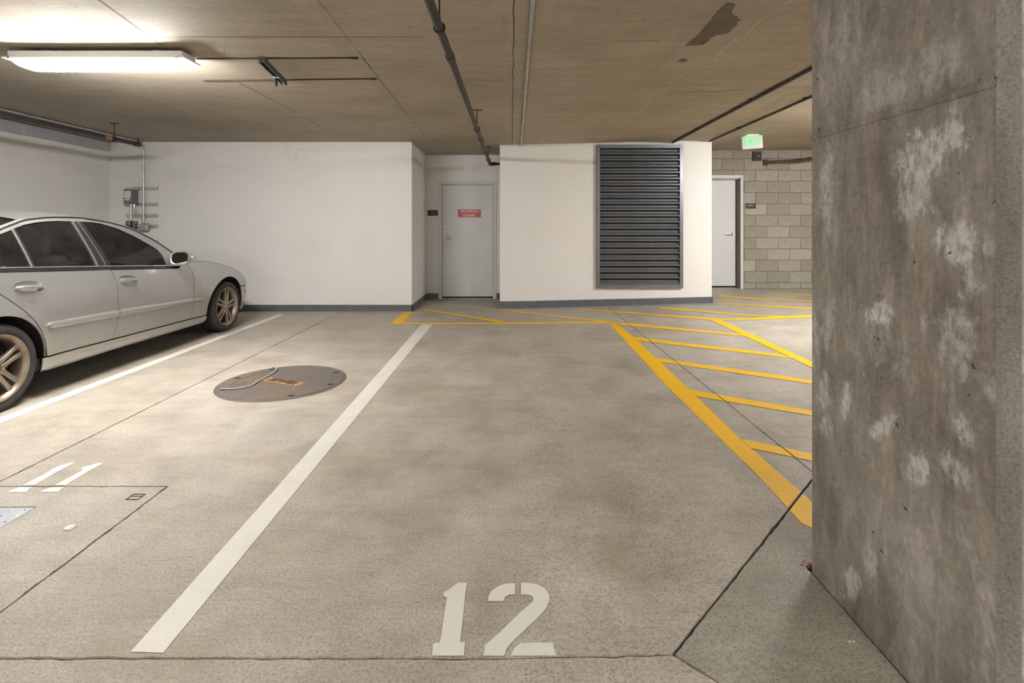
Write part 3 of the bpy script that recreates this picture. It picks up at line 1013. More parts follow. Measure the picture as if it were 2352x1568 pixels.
# ================================================================== PILLAR
def pil_pt(px, py):
    Y = PIL[0] * FPX / (px - VX)
    return Y, CAM_H - (py - VY) * Y / FPX
patches = []
for px, py, rx, ry, ang, amt in ((2020, 718, 40, 26, -.3, 1), (1943, 925, 12, 52, .25, .9), (2028, 978, 40, 17, -.75, .9), (2215, 985, 34, 38, .2, .75), (2120, 350, 75, 60, -.3, .85),
                                 (2190, 300, 40, 70, 0, .8), (2195, 560, 60, 60, .3, .85), (2230, 640, 30, 60, .3, .7), (2100, 440, 45, 90, .1, .7), (1890, 890, 18, 50, 0, .6),
                                 (1900, 745, 16, 60, 0, .55), (1900, 440, 16, 120, 0, .6), (2110, 1080, 30, 50, .5, .8), (2190, 1075, 45, 40, 0, .6), (2195, 790, 45, 90, .1, .6),
                                 (2000, 1290, 14, 60, .1, .6), (1955, 1340, 16, 50, .4, .6), (2270, 570, 18, 30, 0, .8), (2040, 200, 90, 60, 0, .35), (2160, 150, 60, 60, 0, .4), (1897, 975, 14, 30, .3, .7),
                                 (1940, 100, 40, 100, 0, .3), (2100, 1300, 90, 120, .4, .22)):
    Y, z = pil_pt(px, py)
    s = Y / FPX
    # image x runs with -Y on this face
    patches.append((Y, z, rx * Y * Y / (PIL[0] * FPX), ry * s, ang, amt))
M_PILLAR = mat_pillar(patches)
px0, py0, px1, py1 = PIL
CH = .028
pb = MB().prism([(px0, py0 + CH), (px0 + CH, py0), (px1 - CH, py0), (px1, py0 + CH), (px1, py1 - CH), (px1 - CH, py1), (px0 + CH, py1), (px0, py1 - CH)], .0, 2.66)
pillar = empty('pillar', ((px0 + px1) / 2, (py0 + py1) / 2, .02), 'large weathered square concrete pillar on the right', 'pillar', kind='structure')
def PL(mb):
    c = pillar.location
    mb.v = [(x - c.x, y - c.y, z - c.z) for x, y, z in mb.v]
    return mb
# the shaft keeps world-scale coordinates for its texture: parent it without moving its mesh
shaft = pb.build('shaft', M_PILLAR)
tch = NT('rough_chamfer')
g1, g2 = tch.noise(140, 4, .75), tch.noise(1.0, 5, .6, vec=tch.scaled((9, 9, 2.2)))
tch.set(Base_Color=tch.mix(1.0, tch.ramp(g2, [(.3, (.150, .128, .104)), (.5, (.220, .197, .168)), (.7, (.30, .275, .245))]), tch.ramp(g1, [(.28, .55), (.5, 1.0), (.75, 1.4)]), 'MULTIPLY'), Roughness=.9)
tch.bump(g1, .6, .006)
shaft.data.materials.append(tch.m)
for f_ in shaft.data.polygons:
    if abs(f_.normal.x) > .3 and abs(f_.normal.y) > .3:
        f_.material_index = 1
# crumbly arris where chamfer and face meet
ar = MB()
for i in range(70):
    z = .03 + 2.5 * i / 70
    h_ = 2.5 / 70
    d_ = .0015 + .003 * abs(noise.noise((z * 17, 2.2, 0)))
    e_ = .0015 + .003 * abs(noise.noise(((z + h_) * 17, 2.2, 0)))
    A_0 = [(px0 - .0002, py0 + CH + d_, z), (px0 - .0016, py0 + CH + .0005, z), (px0 + .0012, py0 + CH - d_, z)]
    A_1 = [(px0 - .0002, py0 + CH + e_, z + h_), (px0 - .0016, py0 + CH + .0005, z + h_), (px0 + .0012, py0 + CH - e_, z + h_)]
    ar.add(A_0 + A_1, [(0, 1, 4, 3), (1, 2, 5, 4)])
ao = ar.build('arris', tch.m)
ao.parent = pillar
ao.matrix_parent_inverse = Matrix.Translation(pillar.location).inverted()
shaft.parent = pillar
shaft.matrix_parent_inverse = Matrix.Translation(pillar.location).inverted()
ridge = MB()
for i in range(40):
    a, b = py0 + CH + (py1 - py0 - 2 * CH) * i / 40, py0 + CH + (py1 - py0 - 2 * CH) * (i + 1) / 40
    def sec(y):
        n1 = .004 * noise.noise((y * 14, 0, 0)); n2 = .004 * noise.noise((y * 17, 5, 0)); n3 = .004 + .005 * abs(noise.noise((y * 22, 9, 0)))
        return [(px0 + .004, y, 1.626 + n1), (px0 - n3 * 1.3, y, 1.622 + n1), (px0 - n3 * .3, y, 1.612 + n2), (px0 - n3, y, 1.603 + n2), (px0 + .004, y, 1.597 + n2)]
    A, B = sec(a), sec(b)
    ridge.add(A + B, [(i_, i_ + 1, i_ + 6, i_ + 5) for i_ in range(4)])
rd = ridge.build('form_ridge', M_PILLAR, smooth=25)
rd.parent = pillar
rd.matrix_parent_inverse = Matrix.Translation(pillar.location).inverted()
for (ty, tz, tr) in ((pil_pt(2072, 245)[0], pil_pt(2072, 245)[1], .013), (pil_pt(1985, 285)[0], pil_pt(1985, 285)[1], .012), (pil_pt(2270, 857)[0], pil_pt(2270, 857)[1], .007)):
    th = MB().lathe([(0, -.001), (tr * .5, .0015), (tr * .85, .003), (tr, .0025), (tr * 1.1, 0)], 14, Matrix.Translation((px0, ty, tz)) @ Matrix.Rotation(math.radians(-90), 4, 'Y'))
    o = th.build('tie_hole', M_PILLAR, smooth=50)
    o.parent = pillar
    o.matrix_parent_inverse = Matrix.Translation(pillar.location).inverted()

# ================================================================== LAMPS
def make_lamp(name, loc, label):
    o = empty(name, loc, label, 'ceiling light', 'tube ceiling lights')
    MB().box((-.640, -.085, -.048), (.640, .085, .0)).build('housing', M_HOUS, o, bevel=.008, seg=2)
    for sx in (-.42, .42):
        MB().box((sx - .03, -.03, -.001), (sx + .03, .03, .026)).build('spacer', M_STEEL, o, bevel=.003)
    MB().box((-.668, -.102, -.060), (.668, .102, -.047)).build('flange', M_HOUS, o, bevel=.003)
    vs, fs = [], []
    rings = [(.640, .088, -.060), (.630, .086, -.075), (.600, .078, -.098), (.565, .062, -.114), (.530, .042, -.122)]
    for hx, hy, z in rings:
        for k in range(16):
            a = 2 * math.pi * (k + .5) / 16
            c, s = math.cos(a), math.sin(a)
            vs.append((hx * math.copysign(abs(c) ** .28, c), hy * math.copysign(abs(s) ** .28, s), z))
    for i in range(len(rings) - 1):
        for k in range(16):
            l = (k + 1) % 16
            fs.append((i * 16 + k, (i + 1) * 16 + k, (i + 1) * 16 + l, i * 16 + l))
    fs.append(tuple(range(4 * 16 + 15, 4 * 16 - 1, -1)))
    raw('diffuser', vs, fs, M_LENS, o, smooth=60)
    for sx in (-.61, .61):
        for sy in (-1, 1):
            MB().box((sx - .012, sy * .103 - .004, -.066), (sx + .012, sy * .103 + .004, -.040)).build('latch', M_STEEL, o, bevel=.002)
    return o
lamp = make_lamp('tube_light', (-3.045, 3.832, CE(-3) - .027), 'lit white tube light fixed to the ceiling above the car')
for (x, y, lb) in ((4.5, 5.3, 'lit tube light beyond the pillar on the right'), (-3.0, -2.6, 'lit tube light behind the camera on the left'), (1.0, -2.6, 'lit tube light behind the camera'), (5.2, -2.6, 'lit tube light behind the camera on the right'),):
    c = copy_tree(lamp)
    c.location = (x, y, CE(x - .7) - .03)
    c['label'] = lb
    for ch_ in c.children:
        if ch_.name.startswith('diffuser'):
            ch_.data = ch_.data.copy()
            ch_.data.materials[0] = M_LENS_REAR if y < 0 else M_LENS_RIGHT

# ================================================================== PIPES AND CONDUITS
def ring_pts(c, r, n=20, plane='xz'):
    out = []
    for k in range(n):
        a = 2 * math.pi * k / n
        out.append((c[0] + r * math.cos(a), c[1], c[2] + r * math.sin(a)))
    return out
def hanger(parent, x, y, zpipe, r, plate=.055):
    h = MB()
    h.tube(ring_pts((x, y, zpipe), r + .006), .005, 8, closed=True)
    h.tube([(x, y, zpipe + r + .004), (x, y, zpipe + r + .035)], .009, 8)
    h.tube([(x, y, zpipe + r + .03), (x, y, CE(x) - .004)], .005, 8)
    h.box((x - plate, y - .012, CE(x) - .008), (x + plate, y + .012, CE(x) - .0005))
    return h.build('hanger', M_ROD, parent, smooth=40)
# main sprinkler pipe above bay 12
R1 = .024
pa = Vector((-.46, -6.5, 2.395)); pb_ = Vector((-.352, 8.88, 2.395))
sp = empty('sprinkler_pipe', (-.45, 2.4, 2.39), 'dark steel sprinkler pipe hung under the ceiling over bay 12', 'pipe')
def loc_to(o, mb):
    c = o.location
    mb.v = [(x - c.x, y - c.y, z - c.z) for x, y, z in mb.v]
    return mb
def pipe_at(y):
    t = (y - pa.y) / (pb_.y - pa.y)
    return pa + (pb_ - pa) * t
m = MB().tube([pa, pb_], R1, 16)
loc_to(sp, m).build('pipe', M_PIPE, sp, smooth=40)
m = MB().tube([pb_ + Vector((0, -.10, 0)), pb_ + Vector((0, -.02, 0)), pb_ + Vector((.02, .0, 0)), pb_ + Vector((.09, .0, 0))], .031, 16)
loc_to(sp, m).build('elbow', M_PIPE, sp, smooth=50)
m = MB().tube([pb_ + Vector((.02, 0, 0)), (XB0 + .03, 8.88, 2.395)], R1, 16)
loc_to(sp, m).build('pipe', M_PIPE, sp, smooth=40)
for yy in (3.35, 6.35, 7.55):
    q = pipe_at(yy)
    m = MB().tube([q + Vector((0, -.045, 0)), q + Vector((0, .045, 0))], .030, 16)
    loc_to(sp, m).build('coupling', M_PIPE, sp, smooth=40)
def hang_on(o, x, y, z, r, plate=.055):
    h = hanger(None, x, y, z, r, plate)
    me = h.data
    me.transform(Matrix.Translation(-Vector(o.location)))
    h.parent = o
for yy in (2.85, 5.75, 8.35):
    q = pipe_at(yy)
    hang_on(sp, q.x, yy, q.z, R1)
# sprinkler head on the pipe
q = pipe_at(7.0)
m = MB().tube([q + Vector((0, 0, .02)), q + Vector((0, 0, .075))], .008, 8)
m.lathe([(.002, .0), (.022, .004), (.022, .007), (.002, .010)], 12, Matrix.Translation(q + Vector((0, 0, .085))))
loc_to(sp, m).build('sprinkler_head', M_ROD, sp, smooth=40)

# thin galvanised conduit right of it
x0, y0 = ceil_pt(1198, 331)
cd = empty('conduit', (.18, 2.9, CE(.18)), 'thin galvanised conduit on the ceiling running to the vent wall', 'conduit')
r = .0125
A_, B_ = Vector((.115, 1.0, CE(.1) - r - .004)), Vector((.172, YC - .002, CE(.1) - r - .004))
m = MB().tube([A_, B_], r, 12)
loc_to(cd, m).build('tube', M_STEEL, cd, smooth=40)
for yy in (3.0, 4.35, 4.95, 6.4, 7.9):
    t = (yy - A_.y) / (B_.y - A_.y)
    q = A_ + (B_ - A_) * t
    m = MB().tube([q + Vector((0, -.02, 0)), q + Vector((0, .02, 0))], r + .003, 12)
    m.box((q.x - .034, q.y - .009, q.z + r - .001), (q.x + .002, q.y + .009, q.z + r + .003))
    loc_to(cd, m).build('strap', M_STEEL, cd, smooth=40)

# dark lines on the right part of the ceiling
def ceiling_run(name, X0, X1, y0, y1, r, mat, label, cat):
    o = empty(name, (X0, y0, CE(X0)), label, cat)
    m = MB().tube([(X0, y0, CE(X0) - r - .004), (X1, y1, CE(X0) - r - .004)], r, 12)
    loc_to(o, m).build('tube', mat, o, smooth=40)
    k = 0
    yy = max(y0, 1.5) + .8
    while yy < y1:
        t = (yy - y0) / (y1 - y0)
        X = X0 + (X1 - X0) * t
        mb = MB().tube([(X, yy - .015, CE(X) - r - .002), (X, yy + .015, CE(X) - r - .002)], r + .003, 12)
        mb.box((X - .035, yy - .009, CE(X) - .006), (X + .035, yy + .009, CE(X) - .0016))
        loc_to(o, mb).build('strap', mat, o, smooth=40)
        yy += 1.6
    return o
ceiling_run('surface_pipe', 2.55, 2.60, -6, YC - .002, .017, M_PIPE, 'dark pipe on the ceiling ending above the vent grille', 'pipe')
ceiling_run('surface_pipe', 3.13, 3.185, -6, YC - .002, .014, M_PIPE, 'thinner dark pipe on the ceiling ending at the vent wall corner', 'pipe')

# pipe, channel and conduit along the left wall
lp = empty('overhead_pipe', (-5.0, 6.9, 2.40), 'dark sprinkler pipe hung under the ceiling over the parked car', 'pipe')
zl = 2.405
loc_to(lp, MB().tube([(-5.03, -6.5, zl), (-5.0, 6.88, zl)], .024, 14)).build('pipe', M_PIPE, lp, smooth=40)
loc_to(lp, MB().tube([(-5.0, 6.82, zl), (-5.0, 6.905, zl), (-5.0, 6.92, zl)], [.032, .032, .024], 14)).build('end_cap', M_PIPE, lp, smooth=50)
m = MB().tube([(-5.0, 6.88, zl + .02), (-5.0, 6.88, zl + .075)], .008, 8)
m.lathe([(.002, .0), (.022, .004), (.022, .007), (.002, .010)], 12, Matrix.Translation((-5.0, 6.88, zl + .085)))
loc_to(lp, m).build('sprinkler_head', M_ROD, lp, smooth=40)
loc_to(lp, MB().tube([(-5.0, 6.30, zl), (-5.0, 6.41, zl)], .0255, 14)).build('band', plain('orange_band', (.36, .15, .06), .6), lp, smooth=40)
for yy in (6.47, 3.9, 1.4):
    hang_on(lp, -5.003, yy, zl, .024, .05)
ch = empty('steel_channel', (X_L, 7.84, 2.53), 'pale grey steel channel along the top of the left wall', 'channel')
for a, b in ((-6.8, 6.45), (6.455, 6.55), (6.555, 7.86)):
    loc_to(ch, MB().box((X_L + .002, a, 2.462), (X_L + .045, b, 2.604))).build('channel', M_CHANNEL, ch, bevel=.004)
for yy in (5.95, 6.35, 7.0, 7.75):
    m = MB().lathe([(0, .006), (.009, .006), (.010, 0)], 8, Matrix.Translation((X_L + .045, yy, 2.53)) @ Matrix.Rotation(math.radians(90), 4, 'Y'))
    loc_to(ch, m).build('bolt', M_STEEL, ch)
tc_ = empty('conduit', (-5.65, YA, 1.4), 'pale conduit along the left ceiling bending down the wall to the junction box', 'conduit')
xv = (331 - VX) * .00669
pts = [(-5.58, -6.5, 2.592), (-5.60, 7.66, 2.592)]
arc = [(-5.60 + (xv + 5.60) * (i / 8), 7.70 + .155 * math.sin(i / 8 * math.pi / 2), 2.592 - .12 * (1 - math.cos(i / 8 * math.pi / 2))) for i in range(9)]
m = MB().tube(pts[:1] + [(-5.60, 7.62, 2.592)] + arc + [(xv, 7.856, 2.2), (xv, 7.856, 1.365)], .012, 12)
loc_to(tc_, m).build('tube', M_STEEL, tc_, smooth=50)
for zz in (1.895, 1.655, 2.25):
    m = MB().tube([(xv, 7.856, zz - .012), (xv, 7.856, zz + .012)], .0155, 12)
    loc_to(tc_, m).build('strap', M_STEEL, tc_, smooth=50)

# ---- electrical rack on the wide white wall
def wl(px, py, Y=YA):
    return wall_pt(px, py, Y)
for i, (py, lb) in enumerate(((433, 'topmost slotted strut rail on the wall above the car'), (469.5, 'second slotted strut rail on the wall, below the grey box'),
                              (495.5, 'third slotted strut rail on the wall, above the junction box'), (519.5, 'fourth slotted strut rail on the wall, behind the junction box'), (555, 'lowest slotted strut rail on the wall, mostly hidden by the car'))):
    xa, z = wl(291, py); xb, _ = wl(363.3, py)
    st = empty('strut_rail', ((xa + xb) / 2, YA, z), lb, 'strut rail', 'strut rails on the wall')
    hx = (xb - xa) / 2
    MB().prism([(-.0005, -.021), (-.0005, .021), (-.022, .021), (-.022, .013), (-.019, .013), (-.019, .0185), (-.004, .0185), (-.004, -.0185), (-.019, -.0185), (-.019, -.013), (-.022, -.013), (-.022, -.021)], -hx, hx, 'yzx').build('channel', M_STEEL, st)
    for k in range(8):
        x = -hx + .035 + k * (2 * hx - .07) / 7
        MB().box((x - .017, -.0052, -.007), (x + .017, -.0040, .007)).build('slot', M_HOUS, st)
# grey enclosure
bx = empty('electrical_box', (-5.78, YA - .022, 1.65), 'small grey electrical enclosure with a white sticker on the strut rails', 'electrical box')
zt, zb = 1.869, 1.648
loc_to(bx, MB().box((-5.842, 7.745, zb), (-5.722, YA - .022, zt))).build('enclosure', M_GREYBOX, bx, bevel=.004)
loc_to(bx, MB().box((-5.845, 7.738, zb - .003), (-5.719, 7.748, zt + .003))).build('cover', M_GREYBOX, bx, bevel=.002)
loc_to(bx, MB().box((-5.834, 7.7365, 1.738), (-5.738, 7.738, 1.846))).build('sticker', M_STICK, bx)
loc_to(bx, MB().box((-5.822, 7.7365, 1.702), (-5.752, 7.738, 1.728))).build('sticker', M_STICK, bx)
tr = MB().prism([(-5.812, 1.826), (-5.796, 1.826), (-5.804, 1.842)], 7.7355, 7.7364, 'xzy')
loc_to(bx, tr).build('triangle_mark', M_BLUE, bx)
# conduit from the box to the black breaker
xq = (300.7 - VX) * 7.80 / FPX
c2 = empty('conduit', (xq, 7.80, 1.39), 'short straight conduit under the grey electrical box', 'conduit')
loc_to(c2, MB().tube([(xq, 7.80, 1.655), (xq, 7.80, 1.40)], .016, 12)).build('tube', M_STEEL, c2, smooth=40)
loc_to(c2, MB().tube([(xq, 7.80, 1.445), (xq, 7.80, 1.415)], .021, 12)).build('connector', M_STEEL, c2, smooth=40)
loc_to(c2, MB().tube([(xq, 7.80, 1.650), (xq, 7.80, 1.628)], .021, 12)).build('connector', M_STEEL, c2, smooth=40)
bk = empty('relay_box', (-5.80, 7.86, 1.33), 'black labelled relay box with a grey side on the rail above the car', 'electrical box')
xa, zt = wall_pt(289.5, 507, 7.76); xb, zb = wall_pt(303, 523, 7.76)
loc_to(bk, MB().box((xa, 7.755, zb - .02), (xb, 7.768, zt))).build('front', M_BLACK, bk, bevel=.002)
loc_to(bk, MB().box((xa + .004, 7.768, zb - .02), (xb + .001, 7.876, zt - .004))).build('body', M_GREYBOX, bk, bevel=.003)
for dz in (.012, .034, .058):
    loc_to(bk, MB().box((xa + .018, 7.754, zt - dz - .008), (xb - .016, 7.7549, zt - dz))).build('label_line', M_STICK, bk)
for dz in (.012, .060):
    loc_to(bk, MB().box((xb - .001, 7.790, zt - dz - .035), (xb + .012, 7.850, zt - dz))).build('terminal', M_GREYCAST, bk, bevel=.002)
# junction box
jx0, jz1 = wall_pt(314.5, 513.5, 7.80); jx1, jz0 = wall_pt(337.5, 531, 7.80)
jb = empty('junction_box', ((jx0 + jx1) / 2, 7.87, (jz0 + jz1) / 2), 'round-cornered cast grey junction box at the foot of the conduits', 'electrical box')
loc_to(jb, MB().box((jx0, 7.80, jz0), (jx1, YA - .022, jz1))).build('body', M_GREYCAST, jb, bevel=.022, seg=4, smooth=50)
loc_to(jb, MB().box((jx0 + .012, 7.792, jz0 + .02), (jx0 + .085, 7.802, jz1 - .01))).build('cover', M_GREYCAST, jb, bevel=.003)
loc_to(jb, MB().box((jx0 + .022, 7.7905, jz1 - .034), (jx0 + .075, 7.792, jz1 - .022))).build('label_line', M_STICK, jb)
loc_to(jb, MB().tube([(jx0 + .045, 7.786, (jz0 + jz1) / 2 - .012), (jx0 + .055, 7.784, (jz0 + jz1) / 2 + .006)], .005, 8)).build('toggle', M_CHROME, jb)
# flexible whip
fx = empty('flexible_conduit', (-5.66, 7.82, 1.4), 'curved flexible conduit between grey box and junction box', 'conduit')
p = [wall_pt(307.5, 469, 7.81), wall_pt(309, 480, 7.81), wall_pt(313, 489, 7.81), wall_pt(318, 497, 7.81), wall_pt(321, 505, 7.81), wall_pt(321.3, 514, 7.81)]
loc_to(fx, MB().tube(smooth_poly([(x, 7.81, z) for x, z in p], 4), .0125, 10)).build('whip', M_STEEL, fx, smooth=60)
loc_to(fx, MB().tube([(p[0][0], 7.81, p[0][1] + .006), (p[0][0], 7.81, p[0][1] - .018)], .017, 10)).build('connector', M_CHROME, fx, smooth=40)
loc_to(fx, MB().tube([(p[-1][0], 7.81, p[-1][1] + .020), (p[-1][0], 7.81, p[-1][1] - .004)], .017, 10)).build('connector', M_CHROME, fx, smooth=40)

# ---- strut bracket with a shackle on the ceiling, and the two rods it clamps
br = empty('strut_bracket', (-1.97, 4.28, CE(-2)), 'dark slotted strut bracket on the ceiling with a hanging ring', 'bracket')
hw, hh_ = .0215, .044
M_DSTRUT = plain('dark_strut', (.10, .105, .11), .45, .6, .2, 14)
m = MB().prism([(-hw, 0), (hw, 0), (hw, -hh_), (hw - .009, -hh_), (hw - .009, -hh_ + .006), (hw - .004, -hh_ + .006), (hw - .004, -.004), (-hw + .004, -.004), (-hw + .004, -hh_ + .006), (-hw + .009, -hh_ + .006), (-hw + .009, -hh_), (-hw, -hh_)], -.31, .31, 'xzy')
m.build('channel', M_DSTRUT, br)
MB().box((-hw, -.314, -hh_ + .004), (hw, -.310, -.002)).build('end_plate', M_DSTRUT, br)
MB().box((-hw - .004, .045, -hh_ - .006), (hw + .004, .075, -hh_ - .0005)).build('clip', M_HOUS, br, bevel=.002)
ringp = [(.0, .06 + .018 * math.cos(a), -.082 + .034 * math.sin(a)) for a in [2 * math.pi * k / 24 for k in range(24)]]
MB().tube(ringp, .007, 10, closed=True).build('ring', M_ROD, br, smooth=50)
br.location = (-1.965, 4.26, CE(-2) - .0135)
br.rotation_euler = (0, 0, math.radians(9))
for (pxa, pya, pxb, pyb, lb) in ((452, 133.5, 823, 131.5, 'thin dark ceiling rod from the tube light through the strut bracket'), (467, 184, 865, 179.5, 'thin dark ceiling rod at the far end of the strut bracket')):
    a, b = ceil_pt(pxa, pya), ceil_pt(pxb, pyb)
    rd_ = empty('thin_rod', ((a[0] + b[0]) / 2, a[1], CE(-1)), lb, 'rod', 'ceiling rods')
    loc_to(rd_, MB().tube([(a[0], a[1], CE(a[0]) - .006), (b[0], b[1], CE(b[0]) - .006)], .0055, 8)).build('rod', M_ROD, rd_, smooth=40)
    loc_to(rd_, MB().tube([(b[0] - .05, b[1], CE(b[0]) - .007), (b[0], b[1], CE(b[0]) - .007)], .009, 8)).build('rod_end', M_ROD, rd_, smooth=40)

# ================================================================== EXIT SIGN, HORN, RIGHT PIPE
ex = empty('exit_sign', (3.648, 7.73, CE(3.6)), 'white illuminated EXIT sign with green letters hanging from the ceiling', 'exit sign')
RS = Matrix.Translation((0, 0, -.118)) @ Matrix.Rotation(math.radians(-3.2), 4, 'Y') @ Matrix.Rotation(math.radians(-9), 4, 'Z')
def R_(mb):
    mb.v = [tuple(RS @ Vector(p)) for p in mb.v]
    return mb
R_(MB().box((-.148, -.025, -.098), (.148, .025, .100))).build('sign_body', M_SIGNW, ex, bevel=.008, seg=2)
R_(MB().box((-.146, -.030, -.096), (.146, -.024, .098))).build('face_plate', plain('sign_face', (.50, .49, .47), .5), ex, bevel=.004)
text_mesh('EXIT', .165, 'lettering', M_EXITG, ex, RS @ Matrix.Translation((.0, -.0312, .0)) @ RX, .0012, .72, .0012, 1.08)
R_(MB().box((-.10, -.012, .100), (.10, .012, .102))).build('top_glow', M_EXITGLOW, ex)
MB().box((-.095, -.045, -.016), (.095, .035, -.0005)).build('canopy', M_HOUS, ex, bevel=.004)
MB().tube([(0, 0, -.014), (0, 0, -.03)], .012, 8).build('stem', M_HOUS, ex)

hb = empty('alarm_horn', (4.436, YM - .002, 2.575), 'square dark brown alarm horn high on the block wall under the exit sign', 'alarm')
MB().box((-.076, -.045, -.084), (.076, 0, .084)).build('housing', M_BROWN, hb, bevel=.005)
MB().prism([(-.052, 0), (0, -.058), (.052, 0), (0, .058)], -.058, -.045, 'xzy').build('grille', M_BROWN, hb, bevel=.004)
MB().lathe([(0, .012), (.010, .011), (.017, .006), (.018, 0)], 16, Matrix.Translation((.012, -.058, .004)) @ RX).build('lens', M_GREYCAST, hb, smooth=50)
MB().lathe([(0, .003), (.006, .002), (.007, 0)], 10, Matrix.Translation((.012, -.070, .004)) @ RX).build('lens_centre', M_BLACK, hb, smooth=50)

rp = empty('branch_pipe', (4.6, YM, 2.46), 'dark pipe leaving a rusty flange on the block wall towards the pillar', 'pipe')
zz = 2.46
a = Vector((4.585, YM - .065, zz)); b = Vector((5.06, 9.00, zz + .012)); c = Vector((5.62, 8.55, zz + .085))
loc_to(rp, MB().box((4.545, YM - .022, zz - .05), (4.635, YM + .0, zz + .05))).build('flange', M_RUSTPIPE, rp, bevel=.008)
loc_to(rp, MB().tube([(4.585, YM - .002, zz), (4.585, YM - .05, zz), a + Vector((.012, 0, 0)), a + Vector((.05, -.004, 0))], .031, 12)).build('elbow', M_RUSTPIPE, rp, smooth=50)
loc_to(rp, MB().tube([a, b], .024, 12)).build('pipe', M_PIPE, rp, smooth=40)
loc_to(rp, MB().tube([b - (b - a).normalized() * .06, b, b + (c - b).normalized() * .06], .031, 12)).build('elbow', M_PIPE, rp, smooth=50)
loc_to(rp, MB().tube([b, c, c + (c - b) * 1.6], .024, 12)).build('pipe', M_PIPE, rp, smooth=40)
q = b + (c - b) * .62
hang_on(rp, q.x, q.y, q.z, .026, .03)

# ================================================================== MANHOLE, ROPE, FLOOR FITTINGS
MX, MY, MR = -1.892, 4.265, .484
mh = empty('manhole_cover', (MX, MY, 0), 'large rusty round iron manhole cover marked SEWER', 'manhole cover')
MB().lathe([(MR - .012, .0015), (MR - .010, .005), (MR + .012, .005), (MR + .020, .001)], 72).build('frame_ring', M_RUST, mh, smooth=30)
MB().lathe([(0, .004), (MR * .80, .004), (MR * .805, .0075), (MR * .985 - .002, .0075), (MR * .985, .003)], 72).build('lid', M_RUST, mh, smooth=30)
for i, (px, py) in enumerate(((499, 898), (531, 869), (776, 856), (768, 885), (669, 911), (622, 848))):
    hx, hy = floor_pt(px, py)
    dx, dy = hx - MX, hy - MY
    l = math.hypot(dx, dy)
    s = min(1, MR * .90 / l)
    MB().lathe([(0, .0085), (.018, .0085), (.020, .006)], 12, Matrix.Translation((dx * s, dy * s, 0)) @ Matrix.Diagonal((1.5, 1, 1, 1))).build('lift_hole', M_BLACK, mh)
ang = math.radians(-24)
tx, ty = floor_pt(650, 877)
RT = Matrix.Translation((tx - MX, ty - MY, 0)) @ Matrix.Rotation(ang, 4, 'Z')
pl = MB().box((-.20, -.048, .003), (.20, .048, .0052))
pl.v = [tuple(RT @ Vector(v)) for v in pl.v]
pl.build('name_panel', plain('rust_orange', (.34, .20, .095), .8, 0, .3, 40), mh)
text_mesh('SEWER', .088, 'lettering', plain('rust_dark', (.10, .055, .028), .85, 0, .2), mh, Matrix.Translation((0, 0, .0072)) @ RT, .003, 1.05, .002, 1.05)
rope = MB()
rpts = [(507, 897), (525, 897), (550, 895), (575, 889.5), (590, 880), (605, 872), (621, 863), (633, 855), (635.5, 849), (631, 846), (625, 847)]
rope.tube(smooth_poly([(*floor_pt(*p), .0155) for p in rpts], 5), .0052, 8)
ro = rope.build('rope', M_ROPE, smooth=60)
tag(ro, 'pale thin rope lying in an S curve across the manhole cover', 'rope')

tp = empty('tread_plate', (PLATE[2], PLATE[3], 0), 'steel tread plate set in the floor patch at the left edge', 'metal plate')
loc_to(tp, MB().box((PLATE[0] + .005, PLATE[1] + .005, -.022), (PLATE[2] - .005, PLATE[3] - .005, -.001))).build('plate', M_TREAD, tp, bevel=.001)
nub = MB()
for i in range(16):
    for j in range(14):
        x, y = PLATE[0] + .03 + i * .036 * 1.75, PLATE[1] + .03 + j * .046
        if x > PLATE[2] - .02 or y > PLATE[3] - .02: continue
        a = .6 if (i + j) % 2 else -.6
        c, s = math.cos(a), math.sin(a)
        ll, ww = .014, .0045
        vs = [(x + c * ll, y + s * ll, -.0011), (x - s * ww, y + c * ww, -.0011), (x - c * ll, y - s * ll, -.0011), (x + s * ww, y - c * ww, -.0011), (x, y, .0012)]
        nub.add(vs, [(0, 1, 4), (1, 2, 4), (2, 3, 4), (3, 0, 4)])
tag(loc_to(tp, nub).build('raised_lugs', M_TREAD, tp), kind='stuff')
dx_, dy_ = floor_pt(160.5, 1212.5)
dm = empty('floor_disc', (dx_, dy_, 0), 'small round metal disc set in the smooth floor patch', 'floor disc')
MB().lathe([(0, .0035), (.014, .004), (.018, .0055), (.020, .005), (.0215, .0005)], 24).build('disc', plain('disc_metal', (.50, .48, .46), .4, .4, .08), dm, smooth=40)
bxp = empty('floor_box', (*floor_pt(312, 1141), 0), 'tiny square rusty floor box near the corner of the patch', 'floor box')
q0, q1 = floor_pt(291, 1147), floor_pt(331, 1135)
w2, h2 = .030, .026
for a, b in (((-w2, -h2), (w2, -h2 + .004)), ((-w2, h2 - .004), (w2, h2)), ((-w2, -h2 + .004), (-w2 + .004, h2 - .004)), ((w2 - .004, -h2 + .004), (w2, h2 - .004)), ((-w2 + .004, .004), (w2 - .004, .007))):
    MB().box((a[0], a[1], -.0005), (b[0], b[1], .0025)).build('rim', M_RUSTPIPE, bxp)
for (px, py, lb) in ((1951.5, 1473, 'tiny white paper scrap beside the pillar, left of two'), (1961, 1473, 'tiny white paper scrap beside the pillar, right of two')):
    sx, sy = floor_pt(px, py)
    s = MB().prism([(-.0035, -.0025), (.0032, -.003), (.0036, .0026), (-.003, .003)], 0, .0012).build('paper_scrap', M_STICK)
    s.location = (sx, sy, FL(sx, sy))
    tag(s, lb, 'scrap', 'paper scraps')
sx, sy = floor_pt(1858, 1300)
db = empty('debris', (sx, sy, FL(sx, sy)), 'little heap of dark debris at the pillar corner', 'debris')
random.seed(11)
